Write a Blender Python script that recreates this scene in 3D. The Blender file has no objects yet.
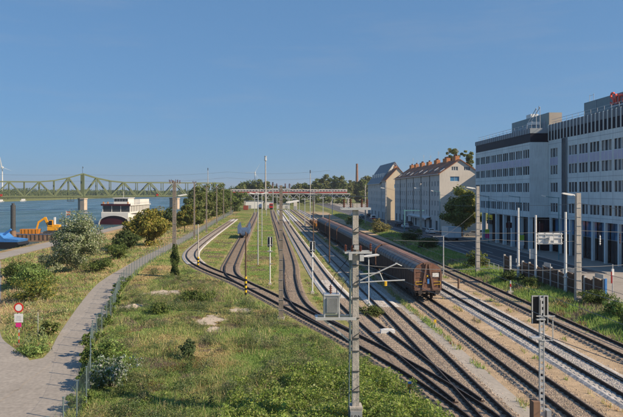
import bpy, math, random
import numpy as np
from mathutils import Vector, Matrix

# ------------------------------------------------------------------ camera, sky, sun, exposure
sc = bpy.context.scene
R = math.radians
random.seed(7)
rng = np.random.default_rng(11)
col = sc.collection
CAM_H = 11.5
cam_d = bpy.data.cameras.new('camera')
cam = bpy.data.objects.new('camera', cam_d)
col.objects.link(cam)
cam.location = (0, 0, CAM_H)
cam.rotation_euler = (R(90), 0, 0)
cam_d.sensor_width = 36.0
cam_d.lens = 620 / 623 * 36.0
cam_d.shift_x = 30.5 / 623
cam_d.shift_y = -16.5 / 623
cam_d.clip_end = 20000
sc.camera = cam

SUN_EL, SUN_AZ = R(33), R(112)          # azimuth clockwise from +Y (the line of the tracks)
world = bpy.data.worlds.new('World')
sc.world = world
world.use_nodes = True
wn = world.node_tree.nodes
bg = wn['Background']
sky = wn.new('ShaderNodeTexSky')
sky.sky_type = 'NISHITA'
sky.sun_disc = False
sky.sun_elevation = SUN_EL
sky.sun_rotation = SUN_AZ
sky.altitude = 200
sky.air_density = 1.0
sky.dust_density = 0.35
sky.ozone_density = 4.0
gam = wn.new('ShaderNodeGamma'); gam.inputs[1].default_value = 0.36          # the camera's soft tone curve on the sky
tint = wn.new('ShaderNodeVectorMath'); tint.operation = 'MULTIPLY'; tint.inputs[1].default_value = (0.75, 1.36, 2.10)
world.node_tree.links.new(sky.outputs[0], gam.inputs[0])
world.node_tree.links.new(gam.outputs[0], tint.inputs[0])
# thin high cirrus, everywhere in the sky alike
wtc = wn.new('ShaderNodeTexCoord'); wmp = wn.new('ShaderNodeMapping'); wmp.inputs['Scale'].default_value = (2.2, 2.2, 16.0); wmp.inputs['Rotation'].default_value = (0.02, 0.03, 0.4)
wno = wn.new('ShaderNodeTexNoise'); wno.inputs['Scale'].default_value = 1.6; wno.inputs['Detail'].default_value = 7; wno.inputs['Roughness'].default_value = 0.62
wrp = wn.new('ShaderNodeMapRange'); wrp.inputs[1].default_value = 0.52; wrp.inputs[2].default_value = 0.85; wrp.inputs[3].default_value = 0.0; wrp.inputs[4].default_value = 0.22
wmx = wn.new('ShaderNodeMix'); wmx.data_type = 'RGBA'; wmx.inputs[7].default_value = (2.6, 2.9, 3.4, 1)
WL_ = world.node_tree.links
WL_.new(wtc.outputs['Generated'], wmp.inputs[0]); WL_.new(wmp.outputs[0], wno.inputs['Vector']); WL_.new(wno.outputs['Fac'], wrp.inputs[0])
WL_.new(wrp.outputs[0], wmx.inputs[0]); WL_.new(tint.outputs[0], wmx.inputs[6]); WL_.new(wmx.outputs[2], bg.inputs[0])
bg.inputs[1].default_value = 0.10
sun_d = bpy.data.lights.new('sun', 'SUN')
sun_d.energy = 5.0
sun_d.angle = R(0.5)
sun_d.color = (1.0, 0.81, 0.59)
sun = bpy.data.objects.new('sun', sun_d)
col.objects.link(sun)
to_sun = Vector((math.sin(SUN_AZ) * math.cos(SUN_EL), math.cos(SUN_AZ) * math.cos(SUN_EL), math.sin(SUN_EL)))
sun.rotation_euler = (-to_sun).to_track_quat('-Z', 'Y').to_euler()
sun.location = (60, -20, 60)
sc.view_settings.view_transform = 'Standard'
sc.view_settings.look = 'None'
sc.view_settings.exposure = 0.56
sc.view_settings.gamma = 1.0

# ------------------------------------------------------------------ materials
MATS = {}
def mk(name, c, rough=0.8, var=0.18, scale=3.0, bump=0.0, metal=0.0, c2=None, spec=0.3, streak=0.0, fine=0.0):
    """procedural paint / stone / metal: base colour, blotches of a second tone, fine grain, optional bump and vertical streaks"""
    m = bpy.data.materials.new(name); m.use_nodes = True
    nt = m.node_tree; N = nt.nodes; L = nt.links
    b = N['Principled BSDF']
    b.inputs['Roughness'].default_value = rough
    b.inputs['Metallic'].default_value = metal
    b.inputs['Specular IOR Level'].default_value = spec
    tc = N.new('ShaderNodeTexCoord')
    ns = N.new('ShaderNodeTexNoise'); ns.inputs['Scale'].default_value = scale; ns.inputs['Detail'].default_value = 6
    ns.inputs['Roughness'].default_value = 0.65
    L.new(tc.outputs['Object'], ns.inputs['Vector'])
    rp = N.new('ShaderNodeValToRGB')
    rp.color_ramp.elements[0].position = 0.32; rp.color_ramp.elements[1].position = 0.68
    a = c2 if c2 else tuple(max(0, x * (1 - var)) for x in c)
    d = tuple(min(1, x * (1 + var * 0.6)) for x in c) if not c2 else c
    rp.color_ramp.elements[0].color = (*a, 1); rp.color_ramp.elements[1].color = (*d, 1)
    L.new(ns.outputs['Fac'], rp.inputs['Fac'])
    out = rp.outputs['Color']
    if fine:
        n2 = N.new('ShaderNodeTexNoise'); n2.inputs['Scale'].default_value = scale * 14; n2.inputs['Detail'].default_value = 3
        L.new(tc.outputs['Object'], n2.inputs['Vector'])
        r2 = N.new('ShaderNodeMapRange'); r2.inputs[1].default_value = 0.3; r2.inputs[2].default_value = 0.7
        r2.inputs[3].default_value = 1 - fine; r2.inputs[4].default_value = 1 + fine
        L.new(n2.outputs['Fac'], r2.inputs[0])
        mx = N.new('ShaderNodeVectorMath'); mx.operation = 'MULTIPLY'
        L.new(out, mx.inputs[0]); L.new(r2.outputs[0], mx.inputs[1]); out = mx.outputs[0]
    if streak:
        mp = N.new('ShaderNodeMapping'); mp.inputs['Scale'].default_value = (5, 5, 0.35)
        L.new(tc.outputs['Object'], mp.inputs['Vector'])
        n3 = N.new('ShaderNodeTexNoise'); n3.inputs['Scale'].default_value = 1.3; n3.inputs['Detail'].default_value = 5
        L.new(mp.outputs[0], n3.inputs['Vector'])
        r3 = N.new('ShaderNodeMapRange'); r3.inputs[1].default_value = 0.4; r3.inputs[2].default_value = 0.75
        r3.inputs[3].default_value = 1.0; r3.inputs[4].default_value = 1 - streak
        L.new(n3.outputs['Fac'], r3.inputs[0])
        mx = N.new('ShaderNodeVectorMath'); mx.operation = 'MULTIPLY'
        L.new(out, mx.inputs[0]); L.new(r3.outputs[0], mx.inputs[1]); out = mx.outputs[0]
    L.new(out, b.inputs['Base Color'])
    if bump:
        bp = N.new('ShaderNodeBump'); bp.inputs['Strength'].default_value = bump; bp.inputs['Distance'].default_value = 0.05
        nb = N.new('ShaderNodeTexNoise'); nb.inputs['Scale'].default_value = scale * 9; nb.inputs['Detail'].default_value = 4
        L.new(tc.outputs['Object'], nb.inputs['Vector'])
        L.new(nb.outputs['Fac'], bp.inputs['Height']); L.new(bp.outputs[0], b.inputs['Normal'])
    MATS[name] = m
    return m

def glass_mat(name, c, rough=0.08):
    m = bpy.data.materials.new(name); m.use_nodes = True
    nt = m.node_tree; N = nt.nodes; L = nt.links
    b = N['Principled BSDF']
    b.inputs['Roughness'].default_value = rough
    b.inputs['Specular IOR Level'].default_value = 0.38
    tc = N.new('ShaderNodeTexCoord'); oi = N.new('ShaderNodeObjectInfo')
    ns = N.new('ShaderNodeTexNoise'); ns.inputs['Scale'].default_value = 0.9
    L.new(tc.outputs['Object'], ns.inputs['Vector'])
    ad = N.new('ShaderNodeMath'); ad.operation = 'ADD'
    L.new(ns.outputs['Fac'], ad.inputs[0]); L.new(oi.outputs['Random'], ad.inputs[1])
    rp = N.new('ShaderNodeValToRGB')
    e = rp.color_ramp.elements
    e[0].position = 0.45; e[0].color = (*[x * 0.5 for x in c], 1)
    e[1].position = 1.45 / 1.5; e[1].color = (*[min(1, x * 1.9 + 0.02) for x in c], 1)
    L.new(ad.outputs[0], rp.inputs['Fac'])
    L.new(rp.outputs[0], b.inputs['Base Color'])
    MATS[name] = m
    return m

def leaf_mat(name, trans=0.3, rough=0.6):
    """foliage colour comes from the per-leaf attribute Col"""
    m = bpy.data.materials.new(name); m.use_nodes = True
    nt = m.node_tree; N = nt.nodes; L = nt.links
    b = N['Principled BSDF']
    b.inputs['Roughness'].default_value = rough
    b.inputs['Specular IOR Level'].default_value = 0.25
    at = N.new('ShaderNodeAttribute'); at.attribute_name = 'Col'
    L.new(at.outputs['Color'], b.inputs['Base Color'])
    tr = N.new('ShaderNodeBsdfTranslucent')
    hs = N.new('ShaderNodeHueSaturation'); hs.inputs['Value'].default_value = 1.15; hs.inputs['Saturation'].default_value = 1.1
    L.new(at.outputs['Color'], hs.inputs['Color']); L.new(hs.outputs[0], tr.inputs['Color'])
    mx = N.new('ShaderNodeMixShader'); mx.inputs[0].default_value = trans
    L.new(b.outputs[0], mx.inputs[1]); L.new(tr.outputs[0], mx.inputs[2])
    L.new(mx.outputs[0], N['Material Output'].inputs['Surface'])
    MATS[name] = m
    return m

leaf_mat('leaf', 0.38); leaf_mat('blade', 0.42, 0.7)
mk('concrete', (0.47, 0.44, 0.40), 0.85, 0.22, 1.2, 0.3, fine=0.12, streak=0.25)
mk('concrete_brown', (0.26, 0.225, 0.19), 0.9, 0.3, 1.0, 0.3, fine=0.15, streak=0.3)
mk('ballast_fresh', (0.53, 0.515, 0.49), 0.95, 0.18, 0.35, 1.0, fine=0.3)
mk('coach_white', (0.42, 0.41, 0.40), 0.5, 0.1, 0.3)
mk('coach_red', (0.30, 0.035, 0.03), 0.5, 0.1, 0.3)
mk('concrete_pale', (0.46, 0.435, 0.395), 0.85, 0.28, 1.5, 0.4, fine=0.14, streak=0.4)
mk('steel_galv', (0.52, 0.54, 0.55), 0.45, 0.15, 2.0, metal=0.35)
mk('steel_dark', (0.06, 0.065, 0.07), 0.6, 0.3, 3.0)
mk('paint_white', (0.72, 0.73, 0.72), 0.5, 0.1, 2.0, streak=0.12)
mk('paint_red', (0.55, 0.04, 0.03), 0.5, 0.15, 3.0)
mk('paint_yellow', (0.72, 0.48, 0.03), 0.5, 0.15, 3.0)
mk('paint_black', (0.018, 0.018, 0.02), 0.5, 0.2, 3.0)
mk('paint_orange', (0.55, 0.22, 0.03), 0.6, 0.2, 2.0, streak=0.3)
mk('paint_blue', (0.06, 0.22, 0.55), 0.5, 0.2, 2.0, streak=0.25)
mk('paint_teal', (0.10, 0.26, 0.30), 0.5, 0.15, 2.0)
mk('paint_grey', (0.30, 0.32, 0.34), 0.5, 0.15, 2.0)
mk('ceramic_brown', (0.10, 0.035, 0.02), 0.3, 0.2, 4.0)
mk('rail_rust', (0.045, 0.028, 0.02), 0.65, 0.3, 1.0)
mk('rail_head', (0.085, 0.07, 0.06), 0.45, 0.2, 1.0, metal=0.3)
mk('sleeper_wood', (0.27, 0.22, 0.175), 0.9, 0.3, 2.0, 0.5, fine=0.2)
mk('sleeper_concrete', (0.40, 0.38, 0.35), 0.9, 0.15, 2.0, 0.3, fine=0.1)
mk('ballast_white', (0.42, 0.40, 0.38), 0.95, 0.22, 0.35, 1.0, fine=0.35)
mk('ballast_brown', (0.35, 0.285, 0.225), 0.95, 0.35, 0.35, 1.0, fine=0.35)
mk('asphalt_patch', (0.22, 0.205, 0.19), 0.9, 0.2, 0.6, 0.3, fine=0.14)
mk('asphalt_path', (0.305, 0.28, 0.25), 0.9, 0.12, 0.3, 0.35, fine=0.14)
mk('asphalt_road', (0.085, 0.085, 0.09), 0.85, 0.2, 0.15, 0.3, fine=0.15)
mk('paving', (0.30, 0.275, 0.245), 0.9, 0.15, 0.3, 0.2, fine=0.1)
mk('kerb', (0.38, 0.37, 0.35), 0.9, 0.15, 1.0)
mk('line_white', (0.62, 0.62, 0.60), 0.8, 0.25, 2.0)
mk('strip_concrete', (0.36, 0.33, 0.29), 0.9, 0.14, 0.3, 0.3, fine=0.1)
mk('sand', (0.47, 0.40, 0.32), 0.95, 0.2, 0.9, 0.6, fine=0.15)
mk('bark', (0.085, 0.062, 0.045), 0.95, 0.35, 3.0, 0.6)
mk('facade_panel', (0.70, 0.765, 0.765), 0.6, 0.12, 0.35, streak=0.16)
mk('facade_lilac', (0.50, 0.49, 0.62), 0.5, 0.08, 0.4)
mk('facade_dark', (0.016, 0.018, 0.034), 0.5, 0.2, 0.5, spec=0.12)
mk('rib_dark', (0.14, 0.16, 0.19), 0.5, 0.15, 0.6)
mk('rib_grey', (0.28, 0.32, 0.36), 0.5, 0.12, 0.6)
mk('penthouse', (0.22, 0.29, 0.31), 0.55, 0.1, 0.3, streak=0.15)
mk('penthouse_end', (0.40, 0.36, 0.31), 0.7, 0.1, 0.3)
mk('plaster_cream', (0.62, 0.58, 0.52), 0.9, 0.08, 0.3, streak=0.15)
mk('plaster_grey', (0.56, 0.56, 0.54), 0.9, 0.1, 0.3, streak=0.2)
mk('plaster_yellow', (0.66, 0.57, 0.43), 0.9, 0.08, 0.3, streak=0.12)
mk('plaster_white', (0.70, 0.70, 0.68), 0.9, 0.06, 0.3)
mk('roof_tile', (0.31, 0.135, 0.08), 0.85, 0.3, 1.4, 0.4, fine=0.2)
mk('roof_grey', (0.16, 0.19, 0.22), 0.6, 0.2, 1.0, 0.2)
mk('ballast_dark', (0.22, 0.175, 0.14), 0.95, 0.28, 0.35, 1.0, fine=0.35)
mk('brick_brown', (0.24, 0.13, 0.09), 0.9, 0.2, 0.3)
mk('sign_yellow', (0.95, 0.62, 0.05), 0.5, 0.05, 2)
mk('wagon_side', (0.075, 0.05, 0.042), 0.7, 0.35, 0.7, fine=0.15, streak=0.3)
mk('brick_orange', (0.48, 0.22, 0.11), 0.9, 0.2, 1.5, fine=0.15)
mk('wire_grey', (0.16, 0.17, 0.18), 0.5, 0.1, 1.0)
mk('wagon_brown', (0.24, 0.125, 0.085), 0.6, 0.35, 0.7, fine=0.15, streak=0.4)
mk('wagon_roof', (0.115, 0.115, 0.125), 0.5, 0.25, 0.5, streak=0.2)
mk('wagon_ridge', (0.21, 0.125, 0.095), 0.6, 0.3, 0.6, fine=0.1)
mk('wagon_dark', (0.05, 0.042, 0.04), 0.8, 0.3, 1.0)
mk('wood_brown', (0.13, 0.085, 0.062), 0.85, 0.3, 1.2, fine=0.2, streak=0.3)
mk('bridge_green', (0.135, 0.165, 0.085), 0.65, 0.15, 0.1)
mk('stone_pier', (0.46, 0.38, 0.30), 0.9, 0.15, 0.3)
mk('blind', (0.34, 0.34, 0.33), 0.6, 0.15, 1.0)
mk('hull_white', (0.64, 0.64, 0.61), 0.4, 0.06, 0.2, streak=0.1)
mk('hull_maroon', (0.055, 0.008, 0.014), 0.4, 0.2, 0.3)
mk('digger_yellow', (0.72, 0.34, 0.02), 0.45, 0.2, 0.8)
mk('rust_steel', (0.24, 0.15, 0.10), 0.8, 0.35, 0.5, streak=0.3)
mk('fence_green', (0.12, 0.17, 0.18), 0.5, 0.15, 2.0)
mk('rubber', (0.02, 0.02, 0.02), 0.85, 0.2, 4.0)
mk('car_white', (0.72, 0.73, 0.74), 0.25, 0.04, 0.8)
mk('car_dark', (0.025, 0.028, 0.035), 0.25, 0.1, 0.8)
mk('car_silver', (0.34, 0.36, 0.38), 0.28, 0.06, 0.8, metal=0.4)
mk('car_red', (0.42, 0.02, 0.02), 0.28, 0.06, 0.8)
mk('sign_magenta', (0.65, 0.03, 0.22), 0.5, 0.1, 2)
mk('sign_lime', (0.45, 0.62, 0.05), 0.5, 0.1, 2)
mk('sign_red_letters', (0.92, 0.12, 0.07), 0.5, 0.08, 2)
mk('lamp_lens', (0.80, 0.80, 0.77), 0.3, 0.05, 4)
glass_mat('glass', (0.035, 0.045, 0.06))
glass_mat('glass_blue', (0.03, 0.10, 0.19))
glass_mat('glass_dark', (0.012, 0.014, 0.018))

# ------------------------------------------------------------------ mesh helpers
class MB:
    """collects shapes; build() links them as ONE mesh object"""
    def __init__(self):
        self.v = []; self.f = []; self.m = []
    def add(self, vs, fs, mi=0):
        o = len(self.v)
        self.v.extend(tuple(p) for p in vs)
        for f in fs:
            self.f.append(tuple(i + o for i in f)); self.m.append(mi)
        return self
    def box(self, x0, x1, y0, y1, z0, z1, mi=0):
        vs = [(x0, y0, z0), (x1, y0, z0), (x1, y1, z0), (x0, y1, z0), (x0, y0, z1), (x1, y0, z1), (x1, y1, z1), (x0, y1, z1)]
        return self.add(vs, [(0, 3, 2, 1), (4, 5, 6, 7), (0, 1, 5, 4), (1, 2, 6, 5), (2, 3, 7, 6), (3, 0, 4, 7)], mi)
    def bar(self, p, q, w, h=None, mi=0, w2=None):
        """rectangular bar from p to q"""
        h = h or w
        p = Vector(p); q = Vector(q); d = (q - p).normalized()
        up = Vector((0, 0, 1)) if abs(d.z) < 0.95 else Vector((0, 1, 0))
        s = d.cross(up).normalized(); u = s.cross(d).normalized()
        vs = []
        for c, k in ((p, 1.0), (q, (w2 / w) if w2 else 1.0)):
            for a, b in ((-1, -1), (1, -1), (1, 1), (-1, 1)):
                vs.append(c + s * (a * w / 2 * k) + u * (b * h / 2 * k))
        return self.add(vs, [(0, 1, 2, 3), (7, 6, 5, 4), (0, 4, 5, 1), (1, 5, 6, 2), (2, 6, 7, 3), (3, 7, 4, 0)], mi)
    def tube(self, p, q, r0, r1=None, n=8, mi=0, caps=True):
        r1 = r0 if r1 is None else r1
        p = Vector(p); q = Vector(q); d = (q - p).normalized()
        up = Vector((0, 0, 1)) if abs(d.z) < 0.95 else Vector((1, 0, 0))
        s = d.cross(up).normalized(); u = s.cross(d).normalized()
        vs = []
        for c, r in ((p, r0), (q, r1)):
            for i in range(n):
                a = 2 * math.pi * i / n
                vs.append(c + s * (r * math.cos(a)) + u * (r * math.sin(a)))
        fs = [(i, i + n, (i + 1) % n + n, (i + 1) % n) for i in range(n)]
        if caps:
            fs += [tuple(range(n)), tuple(range(2 * n - 1, n - 1, -1))]
        return self.add(vs, fs, mi)
    def path(self, pts, r, n=6, mi=0):
        for a, b in zip(pts, pts[1:]):
            ra = r if not isinstance(r, (list, tuple)) else r[0]
            self.tube(a, b, ra, ra, n, mi)
        return self
    def prism(self, poly, y0, y1, mi=0, axis='y'):
        """polygon of (a, z) pairs extruded from y0 to y1 (axis y: a is x; axis x: a is y; axis z: pairs are x, y)"""
        n = len(poly)
        def pt(a, b, t):
            return (a, t, b) if axis == 'y' else ((t, a, b) if axis == 'x' else (a, b, t))
        vs = [pt(a, b, y0) for a, b in poly] + [pt(a, b, y1) for a, b in poly]
        fs = [tuple(range(n)), tuple(range(2 * n - 1, n - 1, -1))] + [(i, i + n, (i + 1) % n + n, (i + 1) % n) for i in range(n)]
        return self.add(vs, fs, mi)
    def quad(self, a, b, c, d, mi=0):
        return self.add([a, b, c, d], [(0, 1, 2, 3)], mi)
    def mesh(self, name, mats):
        me = bpy.data.meshes.new(name)
        me.from_pydata([tuple(p) for p in self.v], [], self.f)
        if isinstance(mats, str): mats = [mats]
        for k in mats: me.materials.append(MATS[k])
        if any(self.m): me.polygons.foreach_set('material_index', self.m)
        bpy_fix_normals(me)
        return me
    def build(self, name, mats, parent=None, loc=None, rz=0.0):
        return link(name, self.mesh(name, mats), parent, loc, rz)

import bmesh
def bpy_fix_normals(me):
    if len(me.polygons) > 60000: return
    bm = bmesh.new(); bm.from_mesh(me)
    bmesh.ops.recalc_face_normals(bm, faces=bm.faces[:])
    bm.to_mesh(me); bm.free()

def link(name, me, parent=None, loc=None, rz=0.0):
    o = bpy.data.objects.new(name, me)
    col.objects.link(o)
    if parent is not None: o.parent = parent
    if loc is not None: o.location = loc
    if rz: o.rotation_euler = (0, 0, rz)
    return o
def tag(o, label, cat, group=None):
    o['label'] = label; o['category'] = cat
    if group: o['group'] = group
    return o
def thing(name, label, cat, loc=(0, 0, 0), rz=0.0, group=None):
    return tag(link(name, None, None, loc, rz), label, cat, group)
def struct(name, o, label=None):
    o['kind'] = 'structure'
    if label: o['label'] = label
    return o
def copy_tree(src, parent=None):
    c = src.copy(); col.objects.link(c); c.parent = parent
    for ch in list(src.children): copy_tree(ch, c)
    return c

# ------------------------------------------------------------------ survey of the site: X across the tracks, Y along them (metres)
def spline(pts, step=1.0):
    """Catmull-Rom through (x, y) points, resampled at equal steps"""
    P = [Vector((p[0], p[1])) for p in pts]
    P = [P[0] * 2 - P[1]] + P + [P[-1] * 2 - P[-2]]
    out = []
    for i in range(1, len(P) - 2):
        p0, p1, p2, p3 = P[i - 1], P[i], P[i + 1], P[i + 2]
        n = max(4, int((p2 - p1).length / 0.5))
        for k in range(n):
            t = k / n
            out.append(0.5 * ((2 * p1) + (p2 - p0) * t + (2 * p0 - 5 * p1 + 4 * p2 - p3) * t * t + (3 * p1 - p0 - 3 * p2 + p3) * t ** 3))
    out.append(P[-2])
    res = [out[0]]; acc = 0.0
    for a, b in zip(out, out[1:]):
        L_ = (b - a).length
        while acc + L_ >= step:
            t = (step - acc) / L_
            a = a.lerp(b, t); res.append(a.copy()); L_ = (b - a).length; acc = 0.0
            if L_ < 1e-9: break
        acc += L_
    return res
FENCE = [(-9.8, 26), (-10.6, 34), (-12.6, 41), (-14.05, 46.6), (-15.5, 57), (-18.4, 71), (-20.0, 84), (-20.8, 95), (-21.3, 110), (-21.9, 155), (-24.2, 255), (-25.5, 330)]
PATH_L = [(-16.0, 24), (-16.4, 34), (-16.5, 43.2), (-18.2, 51.3), (-21.3, 67.3), (-23.2, 80), (-24.0, 95), (-24.4, 108), (-25.0, 155), (-27.2, 255), (-28.5, 330)]
PATH_R = [(-10.6, 24), (-11.4, 34), (-13.2, 41), (-14.7, 46.6), (-16.2, 57), (-19.0, 71), (-20.6, 84), (-21.5, 95), (-22.0, 110), (-22.7, 155), (-25.0, 255), (-26.3, 330)]
def xat(line, y):
    if y <= line[0][1]: return line[0][0]
    for a, b in zip(line, line[1:]):
        if a[1] <= y <= b[1]:
            t = (y - a[1]) / (b[1] - a[1]); return a[0] + (b[0] - a[0]) * t
    return line[-1][0]
TRACKS = {
 'T0': [(24.3, 20), (24.3, 75), (23.8, 110), (22.3, 160), (20.0, 240), (17, 330)],
 'T1': [(19.85, 18), (19.65, 60), (19.2, 90), (17.9, 130), (16.3, 182), (13.5, 300), (11.2, 400)],
 'T2': [(15.4, 18), (15.2, 50), (14.9, 70), (13.5, 123), (11.6, 182), (9.1, 297), (6.8, 400)],
 'T3': [(10.9, 18), (10.75, 32), (10.4, 58), (8.7, 123), (6.9, 200), (4.8, 297), (2.5, 400)],
 'T4': [(10.1, 33.5), (8.8, 43), (7.0, 59), (5.6, 81), (4.44, 123), (2.8, 190), (0.9, 280), (-1.5, 390)],
 'T5': [(5.0, 50), (2.5, 58.5), (1.45, 67), (1.15, 81), (1.25, 105), (-0.3, 180), (-3.2, 285), (-5.5, 390)],
 'T6': [(10.6, 27), (10.0, 32), (8.9, 37), (7.6, 41.7), (6.0, 46.8), (2.8, 56), (-1.1, 67.3), (-5.2, 78.4), (-10.8, 91.4), (-14.3, 102), (-16.4, 113), (-17.4, 127), (-18.2, 160), (-19.3, 248), (-19.6, 262)],
 'T7': [(-2.6, 71.5), (-4.6, 77), (-6.6, 84), (-7.6, 92), (-8.0, 103), (-9.15, 150), (-11.95, 280), (-14, 350)],
}
SPL = {k: spline(v, 0.6) for k, v in TRACKS.items()}
RIVER_Z = -4.2
def sstep(a, b, x):
    t = min(1.0, max(0.0, (x - a) / (b - a))); return t * t * (3 - 2 * t)
def ground_z(x, y):
    e = xat(PATH_L, y)
    if x > e - 1.5:
        z = 0.0
        if x > 26: z = 0.45 * sstep(26, 28.5, x) - 0.45 * sstep(30.5, 33, x)
        return z
    z = -2.5 * sstep(0, 1, (e - 1.5 - x) / max(8.0, e - 1.5 + 55))
    if x < -66: z += -3.8 * sstep(0, 9, -66.5 - x)
    if x < -440: z += 3.8 * sstep(0, 30, -440 - x) + 1.0
    return z

# ------------------------------------------------------------------ ground
def ground_material():
    m = bpy.data.materials.new('ground_soil'); m.use_nodes = True
    nt = m.node_tree; N = nt.nodes; L = nt.links
    b = N['Principled BSDF']; b.inputs['Roughness'].default_value = 0.95; b.inputs['Specular IOR Level'].default_value = 0.1
    tc = N.new('ShaderNodeTexCoord')
    def noise(scale, det=6, rough=0.6):
        n = N.new('ShaderNodeTexNoise'); n.inputs['Scale'].default_value = scale; n.inputs['Detail'].default_value = det
        n.inputs['Roughness'].default_value = rough
        L.new(tc.outputs['Object'], n.inputs['Vector']); return n.outputs['Fac']
    def ramp(fac, stops):
        r = N.new('ShaderNodeValToRGB'); e = r.color_ramp.elements
        e[0].position, e[0].color = stops[0][0], (*stops[0][1], 1); e[1].position, e[1].color = stops[-1][0], (*stops[-1][1], 1)
        for p, c in stops[1:-1]:
            x = e.new(p); x.color = (*c, 1)
        L.new(fac, r.inputs[0]); return r.outputs[0]
    def mix(f, a, b_):
        x = N.new('ShaderNodeMix'); x.data_type = 'RGBA'
        L.new(f, x.inputs[0]); L.new(a, x.inputs[6]); L.new(b_, x.inputs[7]); return x.outputs[2]
    sp = N.new('ShaderNodeSeparateXYZ'); L.new(tc.outputs['Object'], sp.inputs[0])
    def zone(src, a, c, wob):
        ad = N.new('ShaderNodeMath'); ad.operation = 'MULTIPLY_ADD'
        L.new(noise(0.35), ad.inputs[0]); ad.inputs[1].default_value = wob; L.new(src, ad.inputs[2])
        r = N.new('ShaderNodeMapRange'); r.inputs[1].default_value = a + wob / 2; r.inputs[2].default_value = c + wob / 2
        L.new(ad.outputs[0], r.inputs[0]); return r.outputs[0]
    meadow = ramp(noise(0.22), [(0.3, (0.16, 0.19, 0.055)), (0.5, (0.24, 0.24, 0.085)), (0.70, (0.36, 0.30, 0.15))])
    sand = ramp(noise(0.5, 8, 0.7), [(0.3, (0.27, 0.21, 0.145)), (0.5, (0.42, 0.32, 0.215)), (0.7, (0.49, 0.385, 0.27))])
    dry = ramp(noise(0.12), [(0.33, (0.13, 0.13, 0.04)), (0.45, (0.33, 0.24, 0.12)), (0.6, (0.44, 0.31, 0.18))])
    verge = ramp(noise(0.3), [(0.3, (0.10, 0.135, 0.036)), (0.7, (0.22, 0.215, 0.08))])
    c = mix(zone(sp.outputs['X'], -26, -23, 5), dry, meadow)
    c = mix(zone(sp.outputs['X'], -330, -300, 5), verge, c)
    # sandy formation between the running lines, grassy verge beyond it, only along the yard
    c = mix(zone(sp.outputs['X'], 6.6, 9.0, 3.0), c, sand)
    c = mix(zone(sp.outputs['X'], 25.6, 27.2, 2.0), c, verge)
    c = mix(zone(sp.outputs['Y'], 330, 380, 25), c, verge)
    g = noise(1.6, 8, 0.75)
    r = N.new('ShaderNodeMapRange'); r.inputs[1].default_value = 0.3; r.inputs[2].default_value = 0.7; r.inputs[3].default_value = 0.75; r.inputs[4].default_value = 1.2
    L.new(g, r.inputs[0])
    mu = N.new('ShaderNodeVectorMath'); mu.operation = 'MULTIPLY'; L.new(c, mu.inputs[0]); L.new(r.outputs[0], mu.inputs[1])
    L.new(mu.outputs[0], b.inputs['Base Color'])
    bp = N.new('ShaderNodeBump'); bp.inputs['Strength'].default_value = 0.6; bp.inputs['Distance'].default_value = 0.08
    L.new(noise(7, 5, 0.7), bp.inputs['Height']); L.new(bp.outputs[0], b.inputs['Normal'])
    MATS['ground_soil'] = m
ground_material()

def axis(segs):
    out = []
    for a, b_, s in segs:
        n = max(1, int(round((b_ - a) / s)))
        out += [a + (b_ - a) * i / n for i in range(n)]
    return out + [segs[-1][1]]
gx = axis([(-6000, -600, 900), (-600, -430, 10), (-430, -90, 40), (-90, -56, 2), (-56, -16, 1.5), (-16, 24, 8), (24, 36, 1), (36, 100, 16), (100, 6000, 900)])
gy = axis([(-120, 20, 20), (20, 130, 2.5), (130, 330, 6), (330, 900, 30), (900, 9000, 900)])
gv = [(x, y, ground_z(x, y)) for y in gy for x in gx]
nx = len(gx)
gf = [(j * nx + i, j * nx + i + 1, (j + 1) * nx + i + 1, (j + 1) * nx + i) for j in range(len(gy) - 1) for i in range(nx - 1)]
gme = bpy.data.meshes.new('ground'); gme.from_pydata(gv, [], gf); gme.materials.append(MATS['ground_soil'])
for p in gme.polygons: p.use_smooth = True
struct('ground', link('ground', gme))

# river
def water_material():
    m = bpy.data.materials.new('river_water'); m.use_nodes = True
    nt = m.node_tree; N = nt.nodes; L = nt.links
    b = N['Principled BSDF']
    b.inputs['Base Color'].default_value = (0.05, 0.11, 0.13, 1)
    b.inputs['Roughness'].default_value = 0.22
    b.inputs['IOR'].default_value = 1.33
    tc = N.new('ShaderNodeTexCoord'); mp = N.new('ShaderNodeMapping'); mp.inputs['Scale'].default_value = (0.5, 0.2, 1)
    L.new(tc.outputs['Object'], mp.inputs[0])
    n = N.new('ShaderNodeTexNoise'); n.inputs['Scale'].default_value = 0.8; n.inputs['Detail'].default_value = 7; n.inputs['Roughness'].default_value = 0.65
    L.new(mp.outputs[0], n.inputs['Vector'])
    bp = N.new('ShaderNodeBump'); bp.inputs['Strength'].default_value = 0.9; bp.inputs['Distance'].default_value = 1.2
    L.new(n.outputs['Fac'], bp.inputs['Height']); L.new(bp.outputs[0], b.inputs['Normal'])
    n2 = N.new('ShaderNodeTexNoise'); n2.inputs['Scale'].default_value = 0.06; n2.inputs['Detail'].default_value = 5
    m2 = N.new('ShaderNodeMapping'); m2.inputs['Scale'].default_value = (1, 0.25, 1); m2.inputs['Rotation'].default_value = (0, 0, 0.5)
    L.new(tc.outputs['Object'], m2.inputs[0]); L.new(m2.outputs[0], n2.inputs['Vector'])
    rr_ = N.new('ShaderNodeMapRange'); rr_.inputs[1].default_value = 0.35; rr_.inputs[2].default_value = 0.65; rr_.inputs[3].default_value = 0.10; rr_.inputs[4].default_value = 0.42
    L.new(n2.outputs['Fac'], rr_.inputs[0]); L.new(rr_.outputs[0], b.inputs['Roughness'])
    MATS['river_water'] = m
water_material()
struct('river', MB().quad((-470, -120, RIVER_Z), (-68, -120, RIVER_Z), (-68, 9000, RIVER_Z), (-470, 9000, RIVER_Z)).build('river', 'river_water'))

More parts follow.
